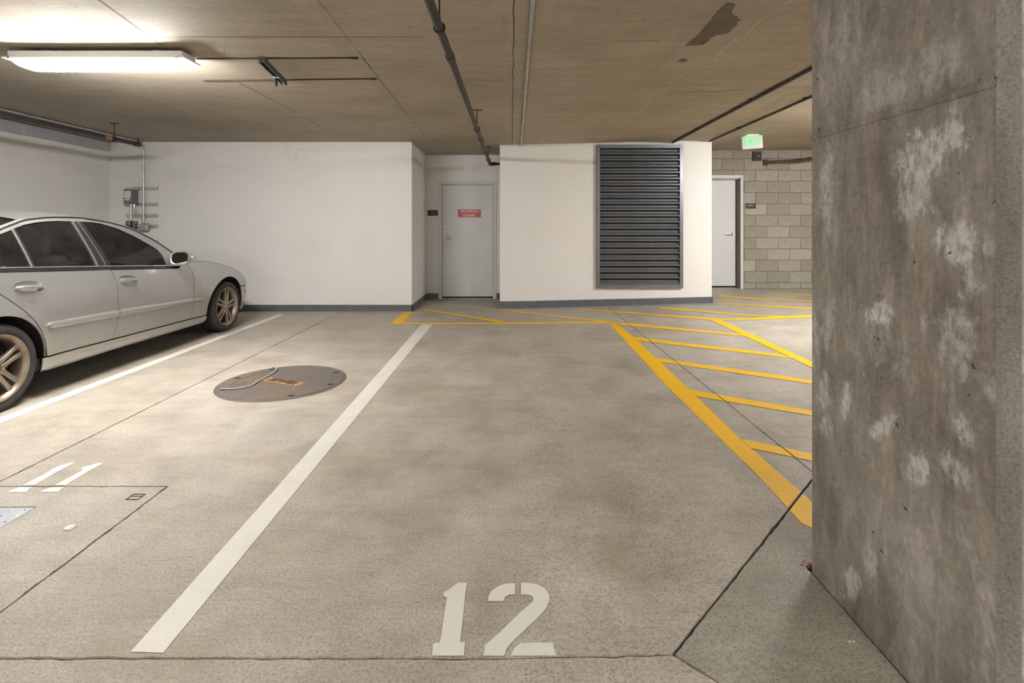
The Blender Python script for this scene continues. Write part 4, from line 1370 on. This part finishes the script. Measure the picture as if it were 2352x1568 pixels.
for i in range(9):
    s = random.uniform(.003, .008)
    m = MB().lathe([(0, s * .8), (s * .8, s * .5), (s, .1 * s), (s * .6, 0)], 6, Matrix.Translation((random.uniform(-.022, .012), random.uniform(-.02, .03), 0)) @ Matrix.Rotation(random.uniform(0, 3), 4, 'Z'))
    m.build('crumb', M_JOINT if i % 4 else M_ORANGE, db)

# ================================================================== CAR
XC, YR = -4.41, 3.527
WZ = np.array([(.08, .76), (.16, .80), (.20, .855), (.27, .885), (.40, .902), (.55, .911), (.66, .911), (.76, .900), (.86, .880), (.93, .862), (.97, .850), (1.05, .815), (1.15, .765), (1.25, .712), (1.33, .665), (1.38, .63), (1.50, .55)])
PYT = np.array([(-1.14, .52), (-1.08, .66), (-1.0, .76), (-.85, .85), (-.6, .92), (-.2, .965), (.2, .99), (.7, 1), (1.4, 1.0), (2.2, 1), (2.6, .99), (2.87, .98), (3.1, .965), (3.3, .935), (3.45, .893), (3.55, .83), (3.62, .74), (3.68, .60)])
def pchip(T):
    x, y = T[:, 0], T[:, 1]
    h = np.diff(x); d = np.diff(y) / h
    m = np.zeros_like(y)
    for i in range(1, len(x) - 1):
        if d[i - 1] * d[i] > 0:
            w1, w2 = 2 * h[i] + h[i - 1], h[i] + 2 * h[i - 1]
            m[i] = (w1 + w2) / (w1 / d[i - 1] + w2 / d[i])
    m[0], m[-1] = d[0], d[-1]
    def f(t):
        t = min(max(t, x[0]), x[-1])
        i = min(int(np.searchsorted(x, t, 'right')) - 1, len(x) - 2)
        s = (t - x[i]) / h[i]
        return float((1 + 2 * s) * (1 - s) ** 2 * y[i] + s * (1 - s) ** 2 * h[i] * m[i] + s * s * (3 - 2 * s) * y[i + 1] + s * s * (s - 1) * h[i] * m[i + 1])
    return f
fWZ, fPY = pchip(WZ), pchip(PYT)
WB, HUB, TR = 2.862, .308, .312
def wid(y, z):
    w = fWZ(z) * fPY(y)
    for wy in (0.0, WB - .012):                          # lips of the wheel arches
        r = math.hypot((y - wy) / 1.04, z - .30)
        if z > .2:
            w += .010 * math.exp(-((r - .385) / .035) ** 2)
    if 2.1 > y > .1 and .28 < z < .93:                   # soft shoulder line
        w += .004 * math.exp(-((z - .80) / .05) ** 2)
    return w
ED = pchip(np.array([(-1.12, .84), (-1.0, .895), (-.7, .935), (-.45, .955), (-.3, 1.0), (-.1, 1.12), (.1, 1.232), (.206, 1.277), (.326, 1.316), (.453, 1.351), (.735, 1.376), (.908, 1.378), (1.1, 1.361), (1.302, 1.327), (1.487, 1.274), (1.684, 1.178), (1.876, 1.046), (2.018, .937), (2.12, .922), (2.496, .886), (2.854, .812), (3.138, .722), (3.302, .645), (3.45, .570), (3.60, .50)]))
CR = pchip(np.array([(-1.12, .02), (-.5, .03), (-.3, .07), (-.1, .10), (.15, .09), (.453, .056), (.9, .056), (1.3, .07), (1.6, .115), (1.9, .12), (2.02, .07), (2.12, .045), (2.5, .055), (2.9, .065), (3.3, .09), (3.6, .14)]))
car = empty('sedan', (XC, YR, FL(XC, YR)), 'dusty silver four-door sedan parked nose-in beside the wall', 'car')

def dens(poly, step=.03):
    return resample(ccw(poly), step)
def side_part(name, poly, mat, parent=car, off=0.0, holes=(), grid=.05, gap=.0028, thick=.012, sides=(1, -1), lift=None, smooth=60, step=.03):
    """a body panel: its side-view outline (y, z) laid on the body's side surface"""
    out = None
    for s in sides:
        o = dens(inset(poly, gap) if gap else poly, step)
        v2, tri = fill(o, [dens(h, step * .6) for h in holes], grid)
        v3 = [(s * (wid(y, z) + off + (lift(y, z) if lift else 0)), y, z) for y, z in v2]
        if s < 0:
            tri = [t[::-1] for t in tri]
        v, f = skirted(v3, tri, (-s * thick, 0, 0))
        ob = raw(name, v, f, mat, parent, smooth=smooth)
        if s > 0:
            out = ob
    return out

def arc(cy, cz, a, b, t0, t1, n=22):
    return [(cy + a * math.cos(math.radians(t0 + (t1 - t0) * i / n)), cz + b * math.sin(math.radians(t0 + (t1 - t0) * i / n))) for i in range(n + 1)]
AF, AR = WB - .012, 0.0
# shared outlines, y forward from the rear axle, z up
B_CUT = [(.998, .300), (1.028, .389), (1.046, .496), (1.048, .565), (1.043, .691), (1.043, .815), (1.028, .886), (.985, .940)]
F_CUT = [(2.106, .283), (2.130, .413), (2.139, .549), (2.149, .686), (2.142, .790), (2.100, .854), (2.035, .905)]
R_CUT = [(-.30, 1.010), (-.27, .97), (-.16, .93), (-.05, .88), (.026, .822), (.088, .764), (.167, .686), (.239, .600), (.297, .514), (.340, .417), (.364, .307)]
BELT = lambda y: 1.006 - .062 * y - .004 * max(0, y - 1.0)
def belt_line(y0, y1, dz=0.0, n=10):
    return [(y0 + (y1 - y0) * i / n, BELT(y0 + (y1 - y0) * i / n) + dz) for i in range(n + 1)]
def edge_line(y0, y1, n=16, dz=0.0):
    return [(y0 + (y1 - y0) * i / n, ED(y0 + (y1 - y0) * i / n) + dz) for i in range(n + 1)]
def oval(cy, cz, a, b, n=26):
    return [(cy + a * math.cos(2 * math.pi * k / n), cz + b * math.sin(2 * math.pi * k / n)) for k in range(n)]
HR, HF = (.236, .852, .116, .040), (1.182, .810, .112, .038)
TILT = -.07
def toval(c, k=1.0):
    return [(c[0] + (y - c[0]) , z + TILT * (y - c[0])) for y, z in oval(c[0], c[1], c[2] * k, c[3] * k)]

# doors
rear_door = side_part('rear_door', R_CUT + [(.62, .305)] + B_CUT + belt_line(.985, -.30, -.030)[1:], M_PAINT, holes=[toval(HR)])
front_door = side_part('front_door', B_CUT[::-1] + [(1.5, .292)] + F_CUT + belt_line(2.02, .99, -.030)[1:], M_PAINT, holes=[toval(HF)])
# front wing, arch by arch
front_arch = arc(AF, .295, .440, .380, 183, 90, 14)[:-1] + arc(AF, .295, .400, .380, 90, 38, 9)
fender = side_part('front_fender', [F_CUT[0]] + [(2.405, .272)] + front_arch + [(3.40, .505), (3.60, .480)] + edge_line(3.60, 2.05, 22) + F_CUT[::-1][:-1], M_PAINT)
end = front_arch[-1]
bumper = side_part('front_bumper', arc(AF, .295, .400, .380, 37, -6, 8) + [(3.255, .175), (3.60, .165), (3.60, .474), (3.40, .498)], M_PAINT)
# rear quarter and bumper
rear_arch = arc(AR, .295, .345, .372, 2, 150, 26)
quarter = side_part('rear_quarter', [(.355, .307)] + rear_arch + [(-.36, .53), (-1.05, .56), (-1.12, .60)] + edge_line(-1.12, -.30, 14) + R_CUT[:-1], M_PAINT)
side_part('rear_bumper', arc(AR, .295, .345, .372, 151, 186, 8) + [(-.42, .235), (-1.05, .25), (-1.12, .30), (-1.12, .592), (-1.05, .552), (-.37, .524)], M_PAINT)
# sill
sill = side_part('side_sill', [(.319, .303), (.335, .215), (.36, .186), (.997, .192), (1.7, .186), (2.385, .182), (2.41, .200), (2.418, .240), (2.402, .268), (2.106, .279), (1.5, .288), (.998, .296), (.62, .301)], M_PAINT, lift=lambda y, z: .012, grid=(.04, .012), step=.015)
# greenhouse: door window frames, then glass, pillars and trim
DLO_R = [(.311, 1.279), (.400, 1.306), (.507, 1.325), (.614, 1.336), (.724, 1.341), (.856, 1.339)]
DLO_F = [(.953, 1.338), (1.060, 1.334), (1.153, 1.322), (1.306, 1.280), (1.454, 1.212), (1.603, 1.125), (1.700, 1.060), (1.734, 1.001), (1.762, BELT(1.762) + .004)]
QW = [(-.235, BELT(-.235) + .012), (-.19, 1.065), (-.08, 1.125), (.05, 1.185), (.181, 1.236), (.285, 1.268)]
rear_hole = QW + DLO_R + [(.905, BELT(.905) + .004)] + belt_line(.90, -.235, .004)[1:]
rear_hole = QW + DLO_R + [(.912, 1.338)] + [(.960, BELT(.96) + .003)] + belt_line(.90, -.225, .003)
front_hole = [(.916, 1.338)] + DLO_F + belt_line(1.75, .985, .003)
frame_poly_r = edge_line(-.30, .905, 26, -.012) + [(.958, BELT(.958) - .004)] + belt_line(.93, -.31, -.004)
frame_poly_f = [(.909, ED(.909) - .012)] + edge_line(.93, 2.00, 26, -.012) + [(2.018, .905)] + belt_line(1.99, .99, -.004)
rf = side_part('rear_window_frame', frame_poly_r, M_PAINT, off=.0, holes=[rear_hole], gap=0, grid=.06, thick=.03)
ff = side_part('front_window_frame', frame_poly_f, M_PAINT, off=.0, holes=[front_hole], gap=0, grid=.06, thick=.03)
side_part('belt_trim', belt_line(-.31, 1.80, -.004, 24) + belt_line(1.80, -.31, -.0285, 24), M_TRIM, off=.004, gap=0, grid=.04, thick=.01)
side_part('belt_chrome', belt_line(-.24, 1.765, .006, 24) + belt_line(1.765, -.24, -.003, 24), M_ALUM, off=.007, gap=0, grid=.04, thick=.01)
side_part('rear_window', [(.322, BELT(.322) + .004)] + DLO_R[:1] + DLO_R[1:] + [(.890, BELT(.890) + .004)] + belt_line(.86, .34, .004)[1:], M_GLASS, off=-.008, gap=-.004, grid=.07, thick=0.0)
side_part('quarter_window', QW + [(.296, BELT(.296) + .004)] + belt_line(.28, -.22, .004), M_GLASS, off=-.008, gap=-.004, grid=.07, thick=0.0)
side_part('front_window', DLO_F + [(1.034, BELT(1.034) + .004)][:0] + belt_line(1.75, 1.034, .004), M_GLASS, off=-.008, gap=-.006, grid=.07, thick=0.0)
def bar(a, b, w, name, mat, off):
    (y0, z0), (y1, z1) = a, b
    d = Vector((y1 - y0, z1 - z0)).normalized()
    n = Vector((-d.y, d.x)) * w / 2
    side_part(name, [(y0 + n.x, z0 + n.y), (y1 + n.x, z1 + n.y), (y1 - n.x, z1 - n.y), (y0 - n.x, z0 - n.y)], mat, off=off, gap=0, grid=.05, thick=.012)
bar((.291, 1.272), (.298, .994), .016, 'window_divider', M_ALUM, .002)
bar((.308, 1.276), (.316, .993), .018, 'divider_seal', M_TRIM, .000)
side_part('pillar_cover', [(.858, 1.339), (.908, 1.339), (.972, .950), (.885, .953)], M_TRIM, off=-.003, gap=.001, grid=.06, thick=.02)
side_part('pillar_cover', [(.913, 1.339), (.958, 1.339), (1.036, .945), (.978, .949)], M_TRIM, off=-.003, gap=.001, grid=.06, thick=.02)
bar((.857, 1.338), (.884, .958), .015, 'pillar_chrome', M_ALUM, .002)
bar((.911, 1.342), (.976, .952), .006, 'pillar_gap', M_ALUM, .001)
# gutter line along the roof
for s in (1, -1):
    g = MB().tube([(s * (wid(y, ED(y) - .004) + .001), y, ED(y) - .004) for y in np.linspace(-.28, 2.0, 60)], .0055, 8)
    g.build('roof_gutter', M_TRIM, car, smooth=60)

# body-side mouldings
def mould(y0, y1, zt0, zt1, zb0, zb1, rl, rr):
    o = []
    n = 6
    zc0, zc1 = (zt0 + zb0) / 2, (zt1 + zb1) / 2
    if rl:
        o += [(y0 + rl - rl * math.sin(math.pi * k / n), zc0 - (zt0 - zb0) / 2 * math.cos(math.pi * k / n)) for k in range(n + 1)]
    else:
        o += [(y0, zb0), (y0, zt0)]
    if rr:
        o += [(y1 - rr + rr * math.sin(math.pi * k / n), zc1 + (zt1 - zb1) / 2 * math.cos(math.pi * k / n)) for k in range(n + 1)]
    else:
        o += [(y1, zt1), (y1, zb1)]
    zmid = lambda y: zc0 + (zc1 - zc0) * (y - y0) / (y1 - y0)
    hh = lambda y: max(.01, ((zt0 - zb0) + ((zt1 - zb1) - (zt0 - zb0)) * (y - y0) / (y1 - y0)) / 2)
    return o, (lambda y, z: .014 * max(.15, 1 - abs((z - zmid(y)) / hh(y)) ** 3))
for nm, a in (('door_moulding', (.345, 1.044, .568, .553, .515, .490, .045, 0)), ('door_moulding', (1.056, 2.134, .553, .507, .489, .457, 0, 0)), ('fender_moulding', (2.142, 2.30, .506, .494, .457, .457, 0, .03))):
    o, lf = mould(*a)
    side_part(nm, o, M_PAINT, off=.001, gap=.001, grid=.012, thick=.016, lift=lf, step=.015)

# recessed door pulls
for nm, c, par in (('door_handle', HR, None), ('door_handle', HF, None)):
    for s in (1, -1):
        cy, cz, a, b = c
        w0 = wid(cy, cz)
        vs, fs = [], []
        n = 26
        for ri, (k, dep) in enumerate(((1.02, .001), (.98, -.003), (.8, -.010), (.5, -.015), (.2, -.017))):
            for y, z in oval(cy, cz, a * k, b * k, n):
                vs.append((s * (wid(y, z + TILT * (y - cy)) + dep), y, z + TILT * (y - cy)))
        for i in range(4):
            for j in range(n):
                l = (j + 1) % n
                q = (i * n + j, i * n + l, (i + 1) * n + l, (i + 1) * n + j)
                fs.append(q if s > 0 else q[::-1])
        fs.append(tuple(range(4 * n, 5 * n)))
        bowl = raw('handle_bowl', vs, fs, M_PAINT, car, smooth=70)
        h = MB()
        pts, rs = [], []
        for i in range(13):
            t = i / 12
            y = cy - a * .93 + a * 1.86 * t
            pts.append((s * (w0 + .004 + .018 * math.sin(math.pi * t) ** .7), y, cz - .006 + TILT * (y - cy)))
            rs.append(.009 + .007 * math.sin(math.pi * t) ** .5)
        h.tube(pts, rs, 12)
        hd = h.build('door_handle', M_PAINT, car, smooth=60)
        MB().tube([(s * (w0 + .019), cy - a * .42, cz + .012), (s * (w0 + .0195), cy - a * .42, cz - .026)], .0035, 6).build('handle_band', M_CHROME, hd)

# roof, bonnet, glass and boot as one crowned loft cut into its panels
def top_part(name, y0, y1, mat, parent=car, inset_w=0.0, off=0.0, ny=16, nx=20):
    vs, fs = [], []
    for j in range(ny + 1):
        y = y0 + (y1 - y0) * j / ny
        ze, cr = ED(y), CR(y)
        w = wid(y, ze) - inset_w
        for i in range(nx + 1):
            u = -1 + 2 * i / nx
            vs.append((u * w, y, ze + cr * (1 - abs(u) ** 2.4) + off))
    for j in range(ny):
        for i in range(nx):
            a = j * (nx + 1) + i
            fs.append((a, a + 1, a + nx + 2, a + nx + 1))
    return raw(name, vs, fs, mat, parent, smooth=60)
top_part('bonnet', 2.13, 3.60, M_PAINT, ny=30)
top_part('cowl', 2.02, 2.127, M_TRIM, off=-.006, ny=4)
top_part('windscreen', 1.34, 2.03, M_GLASS, inset_w=.02, off=-.006)
top_part('roof', .40, 1.345, M_PAINT)
top_part('rear_screen', -.36, .405, M_GLASS, inset_w=.02, off=-.006)
top_part('boot_lid', -1.12, -.355, M_PAINT)
for s in (1, -1):
    for nm, a, b in (('windscreen_pillar', 1.33, 2.04), ('rear_pillar', -.37, .41)):
        g = MB().tube([(s * (wid(y, ED(y)) - .012), y, ED(y) - .002) for y in np.linspace(a, b, 26)], .017, 8)
        g.build(nm, M_PAINT, car, smooth=60)
# nose and tail
def end_part(name, yb, bulge, z0, z1f, mat, sgn, nx=24, nz=10):
    vs, fs = [], []
    for j in range(nz + 1):
        for i in range(nx + 1):
            u = -1 + 2 * i / nx
            zt = z1f(u)
            z = z0 + (zt - z0) * j / nz
            ze = z0 + (z1f(1) - z0) * j / nz
            w = wid(yb, ze)
            vs.append((u * w, yb + sgn * bulge * (1 - abs(u) ** 2.2) * (1 - .25 * (j / nz) ** 3), z))
    for j in range(nz):
        for i in range(nx):
            a = j * (nx + 1) + i
            q = (a, a + 1, a + nx + 2, a + nx + 1)
            fs.append(q[::-1] if sgn > 0 else q)
    return raw(name, vs, fs, mat, car, smooth=60)
end_part('front_fascia', 3.60, .10, .165, lambda u: ED(3.6) + CR(3.6) * (1 - abs(u) ** 2.4), M_PAINT, 1)
end_part('rear_fascia', -1.12, .06, .25, lambda u: ED(-1.12) + CR(-1.12) * (1 - abs(u) ** 2.4), M_PAINT, -1)
MB().prism([(-.30, .40), (-.25, .58), (.25, .58), (.30, .40), (.24, .36), (-.24, .36)], 3.68, 3.712, 'xzy').build('grille', M_ALUM, car, bevel=.01)
for s in (1, -1):
    for cx_, r_ in ((.40, .085), (.53, .07)):
        MB().lathe([(0, .02), (r_ * .7, .014), (r_, 0)], 20, Matrix.Translation((s * cx_, 3.60 + .10 * (1 - (cx_ / .64) ** 2.2) * .8, .50)) @ Matrix.Rotation(math.radians(-90), 4, 'X')).build('headlamp', M_GLASS, car, smooth=50)
    MB().box((s * .42 - .13, -1.19, .63), (s * .42 + .13, -1.13, .78)).build('tail_lamp', M_TAIL, car, bevel=.02, seg=2)
side_part('side_marker', oval(3.40, .43, .040, .030, 14), M_ORANGE, off=.004, gap=0, grid=.015, thick=.008)
MB().box((-.26, -1.205, .44), (.26, -1.18, .56)).build('number_plate', M_STICK, car, bevel=.005)

# dark tub behind the panels, wheel wells and under-tray
shell_poly = [(.35, .22), (2.40, .22)] + arc(AF, .295, .44, .39, 183, 0, 20) + [(3.28, .20), (3.56, .20), (3.56, .47)] + edge_line(3.50, 2.10, 12, -.03) + belt_line(2.0, -.30, -.02) + edge_line(-.5, -1.08, 8, -.03) + [(-1.08, .30), (-.42, .30)] + arc(AR, .295, .37, .39, 180, 0, 20)
side_part('body_shell', shell_poly, M_LINER, off=-.020, gap=0, grid=.12, thick=.0)
ut = MB().prism([(-1.05, .27), (-.40, .27), (-.40, .70), (.42, .70), (.42, .20), (2.38, .20), (2.38, .68), (3.28, .68), (3.28, .22), (3.55, .22), (3.55, .24), (3.30, .24), (3.30, .70), (2.36, .70), (2.36, .24), (.44, .24), (.44, .72), (-.42, .72), (-.42, .30), (-1.05, .30)], -.60, .60, 'yzx')
ut.build('under_tray', M_LINER, car)
for wy, a, b in ((0.0, .385, .40), (AF, .445, .40)):
    for s in (1, -1):
        pts = arc(wy, .295, a, b, -18, 198, 24)
        vs, fs = [], []
        for y, z in pts:
            w = wid(y, max(z, .25)) - .010
            vs += [(s * w, y, z), (s * .58, y, z)]
        for i in range(len(pts) - 1):
            fs.append((2 * i, 2 * i + 1, 2 * i + 3, 2 * i + 2))
        raw('arch_liner', vs, fs, M_LINER, car, smooth=60)
        back = [(s * .58, y, z) for y, z in pts]
        raw('arch_wall', back, [tuple(range(len(back)))], M_LINER, car)
side_part('sill_flap', [(.318, .300), (.345, .215), (.325, .165), (.29, .18), (.30, .30)], M_LINER, off=-.012, gap=0, grid=.05, thick=.06)

# cabin
cab = MB().box((-.70, .30, .30), (.70, 2.05, .34))
cab.build('cabin_floor', M_SEAT, car)
def soft(a, b, bev):
    return MB().box(a, b), bev
for s in (1, -1):
    mb = MB().box((-.25, 0, 0), (.25, .50, .15)); o = mb.build('front_seat_cushion', M_SEAT, car, bevel=.05, seg=3, smooth=50); o.location = (s * .37, 1.02, .36)
    mb = MB().box((-.24, -.07, 0), (.24, .07, .62)); o = mb.build('front_seat_back', M_SEAT, car, bevel=.05, seg=3, smooth=50); o.location = (s * .37, .98, .44); o.rotation_euler = (math.radians(14), 0, 0)
    mb = MB().box((-.15, -.055, 0), (.15, .055, .20)); o = mb.build('front_headrest', M_SEAT, car, bevel=.05, seg=4, smooth=50); o.location = (s * .37, .80, 1.045); o.rotation_euler = (math.radians(8), 0, 0)
mb = MB().box((-.62, 0, .36), (.62, .48, .52)); o = mb.build('rear_bench', M_SEAT, car, bevel=.05, seg=3, smooth=50); o.location = (0, .05, 0)
mb = MB().box((-.62, -.08, 0), (.62, .08, .58)); o = mb.build('rear_bench_back', M_SEAT, car, bevel=.05, seg=3, smooth=50); o.location = (0, .02, .48); o.rotation_euler = (math.radians(20), 0, 0)
for s in (1, -1):
    mb = MB().box((-.14, -.05, 0), (.14, .05, .13)); o = mb.build('rear_headrest', M_SEAT, car, bevel=.04, seg=3, smooth=50); o.location = (s * .38, -.20, .99)
MB().box((-.66, 1.72, .55), (.66, 2.08, .895)).build('dashboard', M_SEAT, car, bevel=.06, seg=3, smooth=50)
MB().tube([(-.37 + .185 * math.cos(a), 1.60 - .06 * math.sin(a), .86 + .175 * math.sin(a)) for a in np.linspace(0, 2 * math.pi, 32)[:-1]], .014, 8, closed=True).build('steering_wheel', M_TRIM, car, smooth=60)
MB().box((-.11, 1.43, 1.225), (.11, 1.455, 1.295)).build('interior_mirror', M_TRIM, car, bevel=.01, seg=2)
MB().box((-.62, -.55, .90), (.62, -.12, .93)).build('parcel_shelf', M_SEAT, car)
mb = MB()
vs, fs = [], []
for j in range(9):
    y = .40 + .94 * j / 8
    for i in range(9):
        u = -1 + 2 * i / 8
        vs.append((u * (wid(y, ED(y)) - .03), y, ED(y) + CR(y) * (1 - abs(u) ** 2.4) - .03))
for j in range(8):
    for i in range(8):
        a = j * 9 + i
        fs.append((a, a + 9, a + 10, a + 1))
raw('headliner', vs, fs, M_SEAT, car, smooth=60)

# door mirror
for s in (1, -1):
    vs, fs = [], []
    n = 28
    for ri, (k, yy) in enumerate(((.86, 1.796), (1.0, 1.790), (1.02, 1.815), (.95, 1.86), (.78, 1.90), (.45, 1.925), (.12, 1.932))):
        for j in range(n):
            t = 2 * math.pi * j / n
            c, d = math.cos(t), math.sin(t)
            u = .098 * k * math.copysign(abs(c) ** .62, c)
            v = .066 * k * math.copysign(abs(d) ** .62, d)
            vs.append((s * (.975 + u), yy, .971 + v + .05 * u - (0.018 if u < -.04 else 0) * 0))
    for i in range(6):
        for j in range(n):
            l = (j + 1) % n
            q = (i * n + j, i * n + l, (i + 1) * n + l, (i + 1) * n + j)
            fs.append(q[::-1] if s > 0 else q)
    fs.append(tuple(range(6 * n, 7 * n)))
    mir = raw('door_mirror', vs, fs, M_PAINT, car, smooth=60)
    g = []
    for j in range(n):
        t = 2 * math.pi * j / n
        c, d = math.cos(t), math.sin(t)
        u = .086 * math.copysign(abs(c) ** .62, c)
        v = .056 * math.copysign(abs(d) ** .62, d)
        g.append((s * (.975 + u), 1.797, .971 + v + .05 * u))
    raw('mirror_glass', g, [tuple(range(n)) if s < 0 else tuple(range(n - 1, -1, -1))], M_MIRROR, mir)
    MB().tube([(s * .86, 1.86, .922), (s * .93, 1.86, .935)], .022, 10).build('mirror_arm', M_PAINT, mir, smooth=60)
    MB().box((s * 1.072 - .012, 1.845, .955), (s * 1.072 + .012, 1.90, .985)).build('mirror_indicator', M_ALUM, mir, bevel=.006, seg=2)

# wheels
def make_wheel():
    w = bpy.data.objects.new('wheel', None)
    COL.objects.link(w)
    w.parent = car
    # axis along local x (outwards = +x)
    RY = Matrix.Rotation(math.radians(90), 4, 'Y')
    n = 96
    prof = [(.232, -.195), (.246, -.205), (.280, -.207), (.300, -.198), (.308, -.185), (.3115, -.17), (.3115, -.148), (.305, -.146), (.305, -.138), (.312, -.136), (.312, -.108), (.305, -.106), (.305, -.098), (.312, -.096), (.312, -.068), (.305, -.066), (.305, -.058), (.3115, -.056), (.3110, -.034), (.306, -.020), (.297, -.006), (.282, .003), (.260, .004), (.242, -.001), (.232, -.010)]
    vs, fs = [], []
    for i, (r, h) in enumerate(prof):
        for k in range(n):
            a = 2 * math.pi * k / n
            rr = r
            if r > .306 and k % 3 == 0:
                rr = r - .007
            vs.append((h, rr * math.cos(a), rr * math.sin(a)))
    for i in range(len(prof) - 1):
        for k in range(n):
            l = (k + 1) % n
            fs.append((i * n + k, i * n + l, (i + 1) * n + l, (i + 1) * n + k))
    ty = raw('tyre', vs, fs, M_RUBBER, w, smooth=40)
    rim = MB().lathe([(q_ * 1.085, h_) for q_, h_ in ((.205, -.19), (.213, -.19), (.200, -.15), (.192, -.10), (.190, -.05), (.196, -.022), (.204, -.012), (.216, -.006), (.219, .000), (.216, .004), (.208, .000), (.200, -.010), (.193, -.026))], 72, RY)
    rim.build('rim', M_RIM, w, smooth=45)
    for k in range(5):
        a = 2 * math.pi * k / 5 + math.pi / 2
        for sd in (-1, 1):
            sp_ = MB()
            u0, u1 = Vector((math.cos(a), math.sin(a))), Vector((-math.sin(a), math.cos(a)))
            vs, fs = [], []
            for (r, half, mid, xo, dep) in ((.040, .021, .020, -.012, .03), (.090, .0165, .0225, -.014, .028), (.145, .0160, .027, -.018, .026), (.184, .0175, .032, -.022, .026), (.215, .022, .037, -.020, .02)):
                c = u0 * r + u1 * mid * sd
                for (o1, xx) in ((-half, xo - dep), (-half, xo - .006), (-half * .55, xo), (half * .55, xo), (half, xo - .006), (half, xo - dep)):
                    p = c + u1 * o1
                    vs.append((xx, p.x, p.y))
            for i in range(4):
                for j in range(6):
                    l = (j + 1) % 6
                    fs.append((i * 6 + j, i * 6 + l, (i + 1) * 6 + l, (i + 1) * 6 + j))
            fs += [tuple(range(6)), tuple(range(29, 23, -1))]
            sp_.add(vs, fs)
            sp_.build('spoke', M_RIM, w, smooth=35)
    MB().lathe([(0, -.006), (.026, -.007), (.032, -.010), (.036, -.016), (.062, -.018), (.072, -.024), (.074, -.05)], 32, RY).build('hub', M_RIM, w, smooth=40)
    for k in range(5):
        a = 2 * math.pi * k / 5 + math.pi / 2 + math.pi / 5
        MB().lathe([(0, -.010), (.007, -.010), (.008, -.012), (.008, -.02)], 8, Matrix.Translation((0, .052 * math.cos(a), .052 * math.sin(a))) @ RY).build('wheel_bolt', M_CHROME, w)
    MB().lathe([(.05, -.075), (.145, -.075), (.145, -.095), (.05, -.095)], 48, RY).build('brake_disc', M_BRAKE, w, smooth=40)
    MB().lathe([(.0, -.12), (.200, -.12)], 48, RY).build('wheel_back', M_LINER, w)
    return w
w0 = make_wheel()
def place(w, x, y, flip, steer=0.0, spin=0.0):
    w.location = (x, y, HUB)
    w.rotation_euler = (spin, 0, (math.pi if flip else 0) + steer)
place(w0, .878, 0.0, False, 0, math.radians(8))
for x, y, fl, st, spn in ((.882, WB, False, 0.0, math.radians(-10)), (-.878, 0, True, 0, .3), (-.882, WB, True, 0, .1)):
    w = copy_tree(w0, car)
    place(w, x, y, fl, st, spn)
